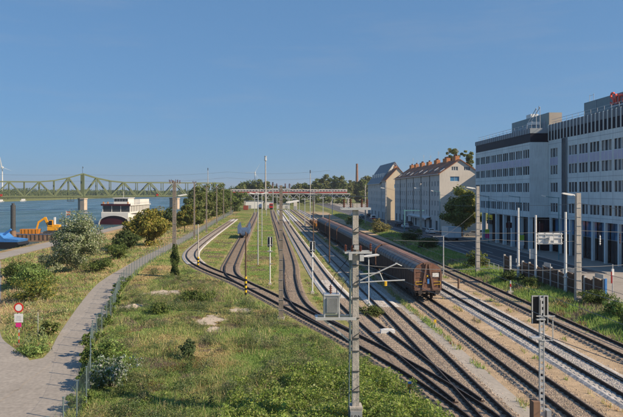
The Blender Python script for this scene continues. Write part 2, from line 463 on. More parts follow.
def strip(left, right, dz, mat, name, step=1.2, zf=None):
    """sheet between two lines, draped on the ground"""
    n = max(len(left), len(right))
    L_ = spline(left, step); R_ = spline(right, step)
    n = max(2, int(min(len(L_), len(R_))))
    mb = MB(); vs = []; K = 5
    for i in range(n):
        a = L_[int(i * (len(L_) - 1) / (n - 1))]; b_ = R_[int(i * (len(R_) - 1) / (n - 1))]
        for k in range(K):
            p = a.lerp(b_, k / (K - 1))
            z = max(ground_z(p.x - 0.4, p.y), ground_z(p.x + 0.4, p.y)) if zf is None else zf
            vs.append((p.x, p.y, z + dz))
    fs = [(i * K + k, i * K + k + 1, (i + 1) * K + k + 1, (i + 1) * K + k) for i in range(n - 1) for k in range(K - 1)]
    mb.add(vs, fs)
    return mb.build(name, mat)
struct('path', strip(PATH_L, PATH_R, 0.02, 'asphalt_path', 'path'))
BR_R = [(-15.2, 36), (-16.0, 39.5), (-17.2, 42.4), (-20.2, 46.3), (-22.6, 50), (-27.8, 61), (-31, 68.6), (-37, 82), (-46, 102), (-57, 126)]
BR_L = [(-24, 30), (-23.0, 36), (-23.2, 41), (-25.0, 46.3), (-27.2, 50), (-32, 61), (-35, 68.6), (-41, 82), (-50, 102), (-61, 126)]
struct('footpath', strip(BR_L, BR_R, 0.04, 'asphalt_path', 'footpath'))
struct('path_junction', MB().prism([(-26, 20), (-15.4, 20), (-15.4, 43.2), (-16.3, 43.0), (-17.2, 42.2), (-23, 40)], 0.03, 0.034, axis='z').build('path_junction', 'asphalt_path'))
PROM_L = [(-64, 60), (-64, 130), (-66, 222), (-67, 330), (-68, 480)]
PROM_R = [(-58, 60), (-58, 130), (-61, 222), (-62.5, 330), (-64, 480)]
struct('riverside_road', strip(PROM_L, PROM_R, 0.06, 'asphalt_path', 'riverside_road', 3))

# street, kerbs, pavement, markings
ROAD_X0, ROAD_X1 = 34.0, 46.0
struct('street', MB().box(ROAD_X0, ROAD_X1, 15, 620, -0.2, 0.02).build('street', 'asphalt_road'))
struct('pavement', MB().box(ROAD_X1, 80, 15, 620, -0.2, 0.14).build('pavement', 'paving'))
struct('forecourt', MB().box(33.0, ROAD_X1 + 3, 40, 86.5, 0.1, 0.145).build('forecourt', 'paving'))
k = MB()
k.box(ROAD_X1 - 0.2, ROAD_X1, 87, 620, -0.2, 0.146); k.box(ROAD_X0 - 0.22, ROAD_X0, 15, 620, -0.2, 0.15)
struct('kerb', k.build('kerb', 'kerb'))
k = MB()
for i in range(60):
    y = 90 + i * 9
    k.box(39.9, 40.05, y, y + 3.5, 0.024, 0.026)
k.box(43.4, 43.52, 88, 600, 0.024, 0.026); k.box(36.2, 36.32, 88, 600, 0.024, 0.026)
for i in range(26):
    y = 150 + i * 5.5
    k.box(43.6, 45.7, y, y + 0.12, 0.024, 0.026)
struct('road_marking', k.build('road_marking', 'line_white'))
struct('tram_kerb', MB().box(ROAD_X0 + 0.3, 38, 142, 143.4, 0.02, 0.17).build('traffic_island', 'kerb')).name = 'traffic_island'
# concrete cable strip between the tracks
struct('service_strip', strip([(12.0, 18), (11.9, 58), (11.2, 90)], [(13.2, 18), (13.1, 58), (12.4, 90)], 0.015, 'strip_concrete', 'service_strip', zf=0.0))
# bare soil spots in the meadow
SPOTS = [(-14.6, 61.5, 1.5, 1.2), (-13.2, 71, 2.6, 2.2), (-6.2, 55.5, 1.7, 3.2), (-3.9, 60, 1.6, 1.6), (-10.1, 36.8, 1.2, 0.7), (-5.6, 51.8, 0.9, 1.3)]
for i, (x, y, a, b_) in enumerate(SPOTS):
    mb = MB(); rs = random.Random(40 + i)
    for q in range(13):
        r0 = rs.uniform(0.2, 0.6) if q else 0.75; t_ = rs.uniform(0, 6.28); d0 = rs.uniform(0.2, 0.85) if q else 0
        cx_, cy_ = x + a * d0 * math.cos(t_), y + b_ * d0 * math.sin(t_); n = 26; ph = rs.uniform(0, 6)
        hz_ = 0.012 + 0.003 * q; top_ = (0.42 * (1 - d0)) if i == 0 else 0.02
        vs = [(cx_, cy_, hz_ + top_)]
        for ring in (0.55, 1.0):
            for k in range(n):
                t = 2 * math.pi * k / n
                rr = ring * r0 * (1 + 0.3 * math.sin(2 * t + ph) + 0.22 * math.sin(5 * t + 2 * ph) + 0.2 * math.sin(9 * t + ph))
                vs.append((cx_ + a * rr * math.cos(t), cy_ + b_ * rr * math.sin(t), hz_ + (top_ * 0.6 if ring < 1 else -0.01)))
        mb.add(vs, [(0, 1 + k, 1 + (k + 1) % n) for k in range(n)] + [(1 + k, 1 + n + k, 1 + n + (k + 1) % n, 1 + (k + 1) % n) for k in range(n)])
    struct('bare_soil', mb.build('bare_soil', 'sand'))

# ------------------------------------------------------------------ railway tracks
RAIL = [(-0.07, 0), (0.07, 0), (0.07, 0.02), (0.018, 0.04), (0.018, 0.12), (0.037, 0.13), (0.037, 0.165), (-0.037, 0.165), (-0.037, 0.13), (-0.018, 0.12), (-0.018, 0.04), (-0.07, 0.02)]
def frames(pts):
    out = []
    for i, p in enumerate(pts):
        a = pts[max(0, i - 1)]; b_ = pts[min(len(pts) - 1, i + 1)]
        d = (b_ - a).normalized(); out.append((p, d, Vector((d.y, -d.x))))
    return out
def sweep(mb, fr, prof, off, z, mi=0, mi_top=None, closed=True):
    n = len(prof); base = len(mb.v)
    for p, d, s in fr:
        for a, h in prof:
            q = p + s * (off + a); mb.v.append((q.x, q.y, z + h))
    for i in range(len(fr) - 1):
        for k_ in range(n if closed else n - 1):
            k2 = (k_ + 1) % n
            mb.f.append((base + i * n + k_, base + i * n + k2, base + (i + 1) * n + k2, base + (i + 1) * n + k_))
            top = mi_top is not None and closed and prof[k_][1] == prof[k2][1] == 0.165
            mb.m.append(mi_top if top else mi)
SLEEP_ME = {}
def track(key, label, ballast, sleeper, near, idx, w=1.22, ballast2=None):
    fr = frames(SPL[key]); z = idx * 0.004
    t = thing('railway_track', label, 'track', (0, 0, 0), 0, 'railway tracks of the yard')
    mb = MB()
    bl = fr[::4] + [fr[-1]]
    sweep(mb, bl, [(-w - 0.28, -0.03), (-w, 0.11), (-0.5, 0.125), (0.5, 0.125), (w, 0.11), (w + 0.28, -0.03)], 0, z, closed=False)
    mb.build('ballast', ballast, t)
    if ballast2:
        mb = MB(); sub = [f for f in fr if ballast2[0] < f[0].y < ballast2[1]]
        sweep(mb, sub[::2] + [sub[-1]], [(-w - 0.32, 0.03), (-w - 0.05, 0.128), (w + 0.05, 0.128), (w + 0.32, 0.03)], 0, z + 0.012, closed=False)
        mb.build('fresh_ballast', ballast2[2], t)
    for s in (-1, 1):
        mb = MB()
        rf = [f for i, f in enumerate(fr) if f[0].y < 130 and i % 2 == 0 or i % 8 == 0] + [fr[-1]]
        sweep(mb, rf, RAIL, s * 0.755, 0.165 + idx * 0.001, 0, 1)
        mb.build('rail', ['rail_rust', 'rail_head'], t)
    if sleeper not in SLEEP_ME:
        m_ = MB()
        if 'wood' in sleeper: m_.box(-1.25, 1.25, -0.13, 0.13, 0, 0.136)
        else:
            m_.prism([(-1.3, 0), (1.3, 0), (1.3, 0.14), (0.55, 0.15), (0.25, 0.13), (-0.25, 0.13), (-0.55, 0.15), (-1.3, 0.14)], -0.14, 0.14)
        # chairs and clips that hold the rails
        for s in (-1, 1): m_.box(s * 0.755 - 0.17, s * 0.755 + 0.17, -0.08, 0.08, 0.158, 0.185, 1)
        SLEEP_ME[sleeper] = m_.mesh('sleeper', [sleeper, 'rail_rust'])
    far = MB()
    for i, (p, d, s) in enumerate(fr):
        if p.y < near:
            o = link('sleeper', SLEEP_ME[sleeper], t, (p.x + random.uniform(-.03, .03), p.y, z), math.atan2(d.y, d.x) - math.pi / 2 + random.uniform(-.02, .02))
        elif p.y < 240:
            a = p - s * 1.3; b_ = p + s * 1.3
            far.bar((a.x, a.y, z + 0.08), (b_.x, b_.y, z + 0.08), 0.24, 0.15)
    if far.f:
        o = far.build('distant_sleepers', sleeper, t); o['kind'] = 'stuff'
    return t
track('T1', 'railway track on pale ballast with concrete sleepers, right of the brown wagons', 'ballast_white', 'sleeper_concrete', 85, 0, w=1.5)
track('T2', 'railway track with wooden sleepers that the brown covered wagons stand on', 'ballast_brown', 'sleeper_wood', 66, 1)
track('T3', 'railway track left of the wagons, pale fresh ballast in the wagon shadow beyond', 'ballast_brown', 'sleeper_wood', 75, 2, ballast2=(61, 395, 'ballast_fresh'))
track('T4', 'straight track on pale ballast joining left of the concrete strip', 'ballast_brown', 'sleeper_wood', 80, 3, ballast2=(66, 385, 'ballast_fresh'))
track('T5', 'brown track passing just right of the tall mid field concrete mast', 'ballast_dark', 'sleeper_wood', 85, 4)
track('T6', 'curved ladder track sweeping left across the meadow to the fence', 'ballast_dark', 'sleeper_wood', 100, 5, ballast2=(98, 260, 'ballast_fresh'))
track('T7', 'siding with the small blue wagon on it, branching off the ladder track', 'ballast_dark', 'sleeper_wood', 95, 6)
track('T0', 'overgrown rusty track at the foot of the grassy bank', 'ballast_brown', 'sleeper_wood', 70, 7, w=1.1)

# ------------------------------------------------------------------ wagons
def wheelset(mb, y, z=0.33, mi=0):
    for s in (-1, 1):
        mb.tube((s * 0.68, y, z + 0.46), (s * 0.82, y, z + 0.46), 0.46, n=16, mi=mi)
    mb.tube((-0.7, y, z + 0.46), (0.7, y, z + 0.46), 0.08, n=8, mi=mi)
def covered_wagon(name, label, cx, cy, rz, L=22.6, detail=True):
    """sliding wall wagon: rounded roof, ribbed walls, A braced end; origin at its near end on the rails"""
    t = thing(name, label, 'wagon', (cx, cy, 0), rz, 'covered goods wagons in the train')
    W = 1.42; zb, ze, zr = 1.45, 3.55, 4.25
    prof = [(-W, zb), (-W, ze - 0.3), (-W + 0.07, ze + 0.05), (-W + 0.36, ze + 0.4), (-0.62, zr - 0.04), (0, zr), (0.62, zr - 0.04), (W - 0.36, ze + 0.4), (W - 0.07, ze + 0.05), (W, ze - 0.3), (W, zb)]
    e0, e1 = 0.62, L - 0.62
    mb = MB(); mb.prism(prof, e0, e1); mb.build('body', 'wagon_brown', t)
    # underframe
    mb = MB(); mb.box(-1.3, 1.3, 0.6, L - 0.6, 1.16, 1.45)
    for s in (-1, 1): mb.box(s * 1.2 - 0.06, s * 1.2 + 0.06, 5, L - 5, 0.85, 1.16)
    for y in (6.5, 9.5, 13, 16): mb.box(-1.1, 1.1, y, y + 0.9, 0.65, 1.16)
    mb.build('underframe', 'wagon_dark', t)
    # sliding roof halves, two per side, slightly proud, with ribs
    for s in (-1, 1):
        for a, b_ in ((e0 + 0.15, L / 2 - 0.06), (L / 2 + 0.06, e1 - 0.15)):
            m2 = MB(); pr = [(s * (W + 0.03), ze - 0.28), (s * (W - 0.03), ze + 0.09), (s * (W - 0.34), ze + 0.44), (s * 0.50, zr - 0.015), (s * 0.50, zr - 0.06), (s * (W - 0.4), ze + 0.36), (s * (W - 0.12), ze + 0.02), (s * (W - 0.04), ze - 0.28)]
            m2.prism(pr, a, b_); door = m2.build('sliding_roof', 'wagon_roof', t)
            m2 = MB(); n = 7
            for i in range(n + 1):
                y = a + 0.05 + (b_ - a - 0.1) * i / n
                m2.prism([(s * (W + 0.06), ze - 0.28), (s * (W - 0.0), ze + 0.1), (s * (W - 0.33), ze + 0.47), (s * 0.52, zr + 0.01), (s * 0.52, zr - 0.03), (s * (W - 0.36), ze + 0.42), (s * (W - 0.05), ze + 0.06), (s * (W + 0.01), ze - 0.28)], y - 0.04, y + 0.04)
            m2.build('roof_rib', 'wagon_roof', door)
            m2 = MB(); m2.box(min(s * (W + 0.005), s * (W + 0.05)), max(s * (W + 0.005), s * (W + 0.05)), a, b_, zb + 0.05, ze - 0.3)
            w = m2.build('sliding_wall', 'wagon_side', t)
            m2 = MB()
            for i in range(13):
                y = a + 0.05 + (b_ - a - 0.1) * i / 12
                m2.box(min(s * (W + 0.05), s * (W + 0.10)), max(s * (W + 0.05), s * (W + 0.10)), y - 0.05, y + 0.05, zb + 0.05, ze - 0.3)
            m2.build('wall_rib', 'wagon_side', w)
    mb = MB(); mb.prism([(-0.5, zr - 0.05), (-0.42, zr + 0.01), (0, zr + 0.06), (0.42, zr + 0.01), (0.5, zr - 0.05)], e0, e1); mb.build('roof_ridge', 'wagon_ridge', t)
    # bogies
    for y0 in (2.9, L - 2.9):
        mb = MB()
        for dy in (-0.9, 0.9): wheelset(mb, y0 + dy, 0.33)
        for s in (-1, 1):
            mb.box(s * 1.02 - 0.07, s * 1.02 + 0.07, y0 - 1.5, y0 + 1.5, 0.72, 1.02)
            for dy in (-0.9, 0.9): mb.box(s * 1.02 - 0.13, s * 1.02 + 0.13, y0 + dy - 0.16, y0 + dy + 0.16, 0.62, 0.95)
        mb.build('bogie', 'wagon_dark', t)
    for sgn, e in ((-1, e0), (1, e1)):
        mb = MB()
        for s in (-1, 1):
            mb.tube((s * 0.875, e, 1.06 + 0.33 - 0.1), (s * 0.875, e + sgn * 0.45, 1.29), 0.09, n=10)
            mb.tube((s * 0.875, e + sgn * 0.45, 1.29), (s * 0.875, e + sgn * 0.5, 1.29), 0.23, n=14)
        mb.tube((0, e, 1.25), (0, e + sgn * 0.35, 1.2), 0.06, n=8)
        mb.build('buffer_beam', 'wagon_dark', t)
        if not detail and sgn > 0: continue
        mb = MB()
        y1 = e + sgn * 0.09
        mb.box(-1.36, 1.36, min(e, e + sgn * 0.1), max(e, e + sgn * 0.1), zb - 0.05, zb + 0.22)
        for s in (-1, 1):
            mb.box(s * 1.33 - 0.06, s * 1.33 + 0.06, min(e, y1), max(e, y1), zb + 0.22, ze - 0.2)
            mb.bar((s * 0.55, e + sgn * 0.1, zb + 0.1), (s * 0.12, e + sgn * 0.1, zr - 0.1), 0.17, 0.16)
        mb.bar((-0.4, e + sgn * 0.08, zr - 0.09), (0.4, e + sgn * 0.08, zr - 0.09), 0.12, 0.16)
        for zz in (2.15, 2.72, 3.3): mb.box(-1.28, 1.28, min(e, e + sgn * 0.05), max(e, e + sgn * 0.05), zz, zz + 0.06)
        mb.build('end_brace', 'wagon_ridge', t)
    if detail:
        for s in (-1, 1):
            mb = MB()
            for zz in (2.05, 2.35):
                mb.tube((s * 1.25, e0 - 0.16, zz), (s * 0.62, e0 - 0.16, zz), 0.022, n=6)
            mb.tube((s * 1.25, e0 - 0.16, 2.05), (s * 1.25, e0 - 0.16, 2.35), 0.022, n=6)
            mb.box(min(s * 1.26, s * 1.24), max(s * 1.26, s * 1.24), e0 - 0.17, e0, 2.1, 2.13)
            mb.build('handrail', 'paint_yellow', t)
        MB().box(0.5, 1.16, e0 - 0.035, e0 - 0.004, 2.8, 3.2).build('end_placard', 'paint_white', t)
        MB().box(-0.08, 0.12, e0 - 0.22, e0 - 0.19, 2.12, 2.62).build('label_holder', 'paint_blue', t)
        MB().box(-0.14, 0.0, e0 - 0.22, e0 - 0.19, 2.85, 2.97).build('warning_plate', 'paint_yellow', t)
        mb = MB(); mb.box(-1.25, -0.6, e0 - 0.3, e0 - 0.02, 1.2, 1.24); mb.box(0.6, 1.25, e0 - 0.3, e0 - 0.02, 1.2, 1.24); mb.build('shunter_step', 'wagon_dark', t)
    return t
# the train follows its track; each wagon is placed by arc length along it
T2 = SPL['T2']
def at_y(key, y):
    s = SPL[key]
    i = min(range(len(s)), key=lambda k_: abs(s[k_].y - y))
    return s[i], i
_, i0 = at_y('T2', 63.0)
WL = ['nearest brown covered wagon with lit end wall and diagonal end braces', 'second covered wagon of the train, coupled behind the lit end wagon',
      'third covered wagon, in the middle of the long train', 'fourth covered wagon, next to last in the train', 'farthest covered wagon at the head of the train by the orange wagon']
pos = i0
for i in range(5):
    a = T2[pos]; j = pos + int(round(22.8 / 0.6)); b_ = T2[j]
    d = (b_ - a).normalized()
    covered_wagon('covered_wagon', WL[i], a.x, a.y, math.atan2(d.y, d.x) - math.pi / 2, 22.6, True)
    pos = j
def open_wagon(name, label, key, y, body, L=12.0, kind='low'):
    p, i = at_y(key, y); q = SPL[key][min(len(SPL[key]) - 1, i + 18)]
    d = (q - p).normalized()
    t = thing(name, label, 'wagon', (p.x, p.y, 0), math.atan2(d.y, d.x) - math.pi / 2)
    mb = MB(); mb.box(-1.35, 1.35, 0.4, L - 0.4, 1.2, 1.42); mb.box(-0.5, 0.5, 0.5, L - 0.5, 0.9, 1.2); mb.build('underframe', body if kind == 'horn' else 'wagon_dark', t)
    for y0 in (2.2, L - 2.2):
        mb = MB(); wheelset(mb, y0, 0.33)
        for s in (-1, 1): mb.box(s * 1.02 - 0.07, s * 1.02 + 0.07, y0 - 0.7, y0 + 0.7, 0.7, 1.2)
        mb.build('wheelset', 'wagon_dark', t)
    if kind == 'low':
        for s in (-1, 1):
            MB().box(s * 1.38 - 0.05, s * 1.38 + 0.05, 0.4, L - 0.4, 1.42, 2.3).build('side_wall', body, t)
            mb = MB()
            for q_ in range(7):
                yy = 0.6 + (L - 1.2) * q_ / 6; mb.box(s * 1.47 - 0.05, s * 1.47 + 0.05, yy - 0.06, yy + 0.06, 1.2, 2.32)
            mb.build('stanchion', body, t)
        for yy in (0.4, L - 0.4): MB().box(-1.33, 1.33, yy - 0.05, yy + 0.05, 1.42, 2.3).build('end_wall', body, t)
        mb = MB(); vs = []; 
        for q_ in range(9):
            for r_ in range(4):
                vs.append((-1.3 + 2.6 * r_ / 3, 0.5 + (L - 1) * q_ / 8, 1.9 + (0.45 if r_ in (1, 2) else 0.05) * (0.7 + 0.5 * math.sin(q_ * 1.7 + r_))))
        mb.add(vs, [(q_ * 4 + r_, q_ * 4 + r_ + 1, q_ * 4 + r_ + 5, q_ * 4 + r_ + 4) for q_ in range(8) for r_ in range(3)])
        mb.build('load', 'rust_steel', t)
    else:
        for yy in (0.45, L / 2, L - 0.45):
            for s in (-1, 1):
                MB().prism([(s * 0.78, 1.42), (s * 1.45, 1.42), (s * 1.48, 3.1), (s * 1.22, 3.75), (s * 1.05, 3.0), (s * 0.9, 2.35)], yy - 0.09, yy + 0.09).build('stanchion', body, t)
            MB().box(-0.78, 0.78, yy - 0.06, yy + 0.06, 1.42, 2.2).build('bulkhead', body, t)
        for s in (-1, 1):
            MB().box(s * 1.42 - 0.05, s * 1.42 + 0.05, 0.6, L - 0.6, 1.3, 1.75).build('side_sill', body, t)
    for e, sg in ((0.4, -1), (L - 0.4, 1)):
        mb = MB()
        for s in (-1, 1):
            mb.tube((s * 0.875, e, 1.25), (s * 0.875, e + sg * 0.45, 1.25), 0.09, n=8); mb.tube((s * 0.875, e + sg * 0.45, 1.25), (s * 0.875, e + sg * 0.5, 1.25), 0.23, n=12)
        mb.build('buffer', 'wagon_dark', t)
    return t
mk('wagon_blue', (0.12, 0.19, 0.33), 0.6, 0.25, 0.8, streak=0.3)
open_wagon('flat_wagon', 'small blue flat wagon with horn shaped end stanchions on the grassy siding', 'T7', 152, 'wagon_blue', 11.5, 'horn')
open_wagon('open_wagon', 'orange rusty low sided wagon ahead of the covered train', 'T2', 181, 'paint_orange', 12)
open_wagon('open_wagon', 'brown low sided wagon beyond the orange one', 'T2', 195, 'rust_steel', 12)

# ------------------------------------------------------------------ masts, lamps, signals
def insulator(mb, x, y, z, h=0.45, mi=0):
    mb.tube((x, y, z), (x, y, z + h), 0.035, n=6, mi=mi)
    n = 4
    for i in range(n): mb.tube((x, y, z + h * (0.12 + 0.22 * i)), (x, y, z + h * (0.2 + 0.22 * i)), 0.09, 0.06, n=8, mi=mi)
def lamp_head(parent, p, dx, size=1.0, name='lamp_head'):
    mb = MB(); x, y, z = p; s = size
    mb.prism([(0, -0.02), (dx * 0.35 * s, -0.06), (dx * 1.15 * s, 0.10), (dx * 1.2 * s, 0.18), (dx * 1.05 * s, 0.24), (dx * 0.3 * s, 0.13), (0, 0.06)], -0.17 * s, 0.17 * s)
    mb.v = [(a + x, b_ + y, c + z) for a, b_, c in mb.v]
    return mb.build(name, 'lamp_lens', parent)
def mast(label, x, y, h, w0=0.5, w1=0.3, arms=(), lamp=None, mat='concrete', rungs=True, group=None, ins=True, name='catenary_mast', z0=0.0):
    t = thing(name, label, 'mast', (x, y, z0), 0, group)
    mb = MB(); mb.bar((0, 0, -0.3), (0, 0, h), w0, w0 * 0.9, 0, w1)
    mb.build('pole', mat, t)
    MB().box(-w0 * 0.75, w0 * 0.75, -w0 * 0.75, w0 * 0.75, -0.3, 0.25).build('footing', 'concrete_pale', t)
    if rungs:
        mb = MB()
        for i in range(int(h / 0.9) - 1):
            z = 0.9 + i * 0.9; ww = w0 + (w1 - w0) * z / h
            mb.box(-ww / 2 - 0.012, ww / 2 + 0.012, -ww / 2 - 0.02, -ww / 2 + 0.01, z, z + 0.035)
        mb.build('band', 'paint_grey', t)
    for z, half in arms:
        a = MB().box(-half, half, -0.09, 0.09, z - 0.07, z + 0.07).build('crossarm', 'steel_galv', t)
        if ins:
            for xx in (-half + 0.08, -half * 0.45, half * 0.45, half - 0.08):
                mb = MB(); insulator(mb, xx, 0, z + 0.07); mb.build('insulator', 'ceramic_brown', a)
    if lamp:
        z, dx = lamp
        mb = MB(); mb.tube((0, -0.1, z - 0.3), (dx * 0.5, -0.1, z), 0.035); mb.build('lamp_arm', 'steel_galv', t)
        lamp_head(t, (dx * 0.45, -0.1, z), dx)
    return t
# foreground mast with its switch gear
t = thing('catenary_mast', 'nearest tall concrete mast with grey transformer box and crossarms in the foreground', 'mast', (3.6, 30, 0))
mb = MB(); mb.bar((0, 0, 0.9), (0, 0, 10.95), 0.335, 0.36, 0, 0.265); mb.build('pole', 'concrete_pale', t)
mb = MB(); mb.box(-0.29, 0.29, -0.34, 0.34, -0.3, 1.1); mb.box(-0.31, 0.31, -0.36, 0.36, 1.1, 1.2); mb.build('footing', 'concrete', t)
pl = MB().box(-0.27, 0.27, -0.356, -0.343, 0.55, 1.02).build('number_plate', 'paint_grey', t)
def text_mesh(name, body, size, mat, parent, loc, rot, extrude=0.0):
    cu = bpy.data.curves.new(name, 'FONT'); cu.body = body; cu.size = size; cu.extrude = extrude
    tmp = bpy.data.objects.new(name, cu); col.objects.link(tmp)
    dg = bpy.context.evaluated_depsgraph_get()
    me = bpy.data.meshes.new_from_object(tmp.evaluated_get(dg))
    bpy.data.objects.remove(tmp)
    me.materials.clear(); me.materials.append(MATS[mat])
    o = link(name, me, parent, loc); o.rotation_euler = rot
    return o
text_mesh('lettering', 'I 9A', 0.26, 'paint_black', t, (-0.24, -0.359, 0.66), (R(90), 0, 0))
for i in range(10):
    z = 1.9 + i * 0.85 + (i % 3) * 0.12; ww = 0.335 - 0.07 * z / 11
    mb = MB(); mb.box(-ww / 2 - 0.02, ww / 2 + 0.02, -0.22, -0.15, z, z + 0.035)
    if i % 3 == 0: mb.bar((-ww / 2, -0.22, z + 0.05), (ww / 2 + 0.03, -0.22, z + 0.3), 0.03)
    mb.build('band', 'steel_dark', t)
mb = MB(); mb.tube((-0.33, -0.12, 0.0), (-0.27, -0.12, 8.6), 0.035); mb.tube((-0.26, -0.2, 3.5), (-0.23, -0.2, 8.6), 0.02)
for z in (2, 3.5, 5, 6.5, 8): mb.bar((-0.32, -0.12, z), (-0.1, -0.12, z), 0.03)
mb.build('cable_duct', 'fence_green', t)
a = MB().box(-0.71, 0.71, -0.30, -0.19, 10.64, 10.75).box(-0.71, 0.71, 0.19, 0.30, 10.64, 10.75).build('crossarm', 'steel_galv', t)
for xx in (-0.58, -0.26, 0.34, 0.6):
    mb = MB(); insulator(mb, xx, 0.26 if xx > 0 else -0.26, 10.75, 0.42); mb.build('insulator', 'ceramic_brown', a)
a = MB().box(-0.55, 0.75, -0.36, -0.26, 8.55, 8.65).box(-0.55, 0.75, 0.26, 0.36, 8.55, 8.65).build('crossarm', 'steel_galv', t)
for xx, h in ((-0.52, 0.35), (0.68, 0.4), (-0.2, 0.3), (0.2, 0.3)):
    mb = MB(); insulator(mb, xx, -0.31, 8.65, h); mb.build('insulator', 'ceramic_brown', a)
mb = MB(); mb.box(-0.36, -0.2, -0.42, -0.28, 8.25, 8.62); mb.box(0.16, 0.36, -0.42, -0.28, 8.2, 8.5); mb.box(-0.1, 0.12, -0.4, -0.27, 8.75, 8.95); mb.build('switch_box', 'steel_galv', t)
mb = MB()
mb.tube((0.2, -0.2, 7.25), (2.0, -0.2, 8.08), 0.032); mb.tube((0.2, -0.2, 7.55), (1.15, -0.2, 7.62), 0.03); mb.tube((0.9, -0.2, 7.2), (2.35, -0.2, 7.27), 0.032)
mb.tube((0.2, -0.2, 7.15), (0.95, -0.2, 7.2), 0.03); mb.tube((1.15, -0.2, 7.62), (1.3, -0.2, 7.25), 0.025); mb.tube((1.9, -0.2, 8.08), (2.2, -0.2, 7.95), 0.025)
cl = mb.build('cantilever', 'steel_galv', t)
mb = MB(); insulator(mb, 1.42, -0.2, 6.98, 0.26); mb.build('insulator', 'paint_yellow', cl)
pf = MB().box(-1.95, 0.0, -0.42, -0.30, 5.38, 5.50).box(-1.95, 0.0, 0.25, 0.37, 5.38, 5.5).box(-1.95, -1.83, -0.3, 0.25, 5.4, 5.49).build('platform', 'steel_galv', t)
mb = MB(); mb.bar((-1.6, 0, 5.38), (-0.3, 0, 4.3), 0.08); mb.build('strut', 'steel_galv', pf)
tr = MB().box(-1.48, -0.84, -0.28, 0.28, 5.66, 6.52).build('transformer', 'paint_grey', t)
mb = MB()
for i in range(9): mb.box(-1.40 + i * 0.06, -1.375 + i * 0.06, -0.36, -0.28, 5.74, 6.44)
mb.box(-1.54, -1.48, -0.3, 0.3, 5.5, 6.56); mb.box(-0.84, -0.78, -0.3, 0.3, 5.5, 6.56); mb.box(-1.54, -0.78, -0.32, 0.32, 6.52, 6.58)
mb.build('cooling_fin', 'steel_galv', tr)
mb = MB(); insulator(mb, -1.2, 0, 6.58, 0.42); mb.build('insulator', 'ceramic_brown', tr)
mb = MB(); mb.tube((-0.9, 0, 6.5), (-0.9, 0, 6.9), 0.02); mb.path([(-1.2, 0, 7.0), (-1.0, -0.1, 7.5), (-0.45, -0.2, 8.2), (-0.3, -0.3, 8.5)], 0.014, 5); mb.path([(-0.84, -0.1, 6.1), (-0.6, -0.15, 7.1), (-0.4, -0.15, 7.3)], 0.014, 5)
mb.build('cable', 'paint_black', tr)

mast('tall concrete mast with twin insulator arms standing in mid field between tracks', 0.0, 55.9, 12.1, 0.44, 0.27, mat='concrete_brown', arms=[(11.75, 0.85)], lamp=(10.55, 1))
mast('concrete lamp mast at right, behind the sign gantry by the barrier', 29.7, 62, 11.4, 0.56, 0.42, lamp=(11.2, -1))
mast('concrete lamp mast in front of the office corner by the bush', 27.6, 87, 12.3, 0.55, 0.4, lamp=(12.0, -1))
mast('shaded lamp mast beside the street in front of the grey houses', 32.7, 145, 13.5, 0.5, 0.36, lamp=(12.3, -1))
mast('lamp mast beside the street near the cream end wall', 31.0, 183, 14.3, 0.5, 0.36, lamp=(12.6, -1))
mast('farthest roadside mast beyond the dry bush', 29.4, 216, 14.0, 0.45, 0.3)
mast('tall mast by the fence left of the ivy covered one', -20.6, 118.8, 13.7, 0.42, 0.3, mat='concrete_brown', arms=[(13.4, 0.9)])
mast('tall mast with green ivy growing up its foot', -14.35, 83.9, 12.9, 0.36, 0.27, mat='concrete_brown', arms=[(12.6, 0.75)], lamp=(11.0, 1))
for x, y, h, lb in ((-21.2, 151.7, 13.9, 'fence mast next beyond the pair with ivy'), (-21.0, 174.8, 12.9, 'fourth mast of the row along the fence'), (-22.6, 218, 13.4, 'fifth mast of the row along the fence'),
                    (-24.3, 262, 13.0, 'sixth mast of the row along the fence'), (-25.0, 310, 13.0, 'farthest mast of the row along the fence')):
    mast(lb, x, y, h, 0.42, 0.28, mat='concrete_brown', arms=[(h - 0.25, 0.5)], group='masts along the fence')
FAR = [(2.9, 210, 9.5), (-1.5, 235, 10), (7.9, 205, 9.5), (11.8, 250, 11), (14.6, 215, 10), (3.4, 300, 11), (-7, 300, 12), (9.5, 320, 11), (-14, 330, 11), (15.5, 300, 12), (-4.5, 360, 13), (19, 350, 12), (24, 290, 13)]
ORD = ['leftmost', 'second', 'third', 'fourth', 'fifth', 'sixth', 'seventh', 'eighth', 'ninth', 'tenth', 'eleventh', 'twelfth', 'rightmost']
for i, (x, y, h) in enumerate(sorted(FAR, key=lambda q: q[0] / q[1])):
    mast(f'{ORD[i]} thin grey catenary mast from the left among the distant yard tracks', x, y, h, 0.3, 0.2, arms=[(h - 0.4, 1.2)], rungs=False, ins=False, mat='steel_galv', group='distant yard masts')

def pole(name, label, cat, x, y, h, r=0.07, mat='steel_galv', marker=None, group=None, heads=0, hw=1.0):
    t = thing(name, label, cat, (x, y, 0), 0, group)
    MB().tube((0, 0, -0.2), (0, 0, h), r, r * 0.75, 10).build('post', mat, t)
    if marker:
        n = int(marker / 0.25)
        for i in range(n):
            MB().tube((0, 0, 0.15 + i * 0.25), (0, 0, 0.4 + i * 0.25), r + 0.03, n=10).build('band', 'paint_yellow' if i % 2 else 'paint_black', t)
    if heads:
        MB().tube((-hw, 0, h - 0.05), (hw, 0, h - 0.05), 0.04).build('arm', mat, t)
        for s in (-1, 1): lamp_head(t, (s * hw * 0.45, 0, h), s, 0.75)
    return t
pole('marker_pole', 'thin dark pole with yellow and black striped foot beside the ladder track', 'pole', -3.9, 68.6, 7.1, 0.11, 'wood_brown', 2.0)
pole('marker_pole', 'pale pole with yellow foot inside the ladder track curve', 'pole', -12.6, 94.3, 6.6, 0.12, 'concrete_pale', 1.6)
pole('yard_lamp', 'slim twin headed yard lamp left of the black signal board, nearer one', 'lamp post', -3.6, 97, 11.2, 0.10, 'steel_galv', None, None, 2)
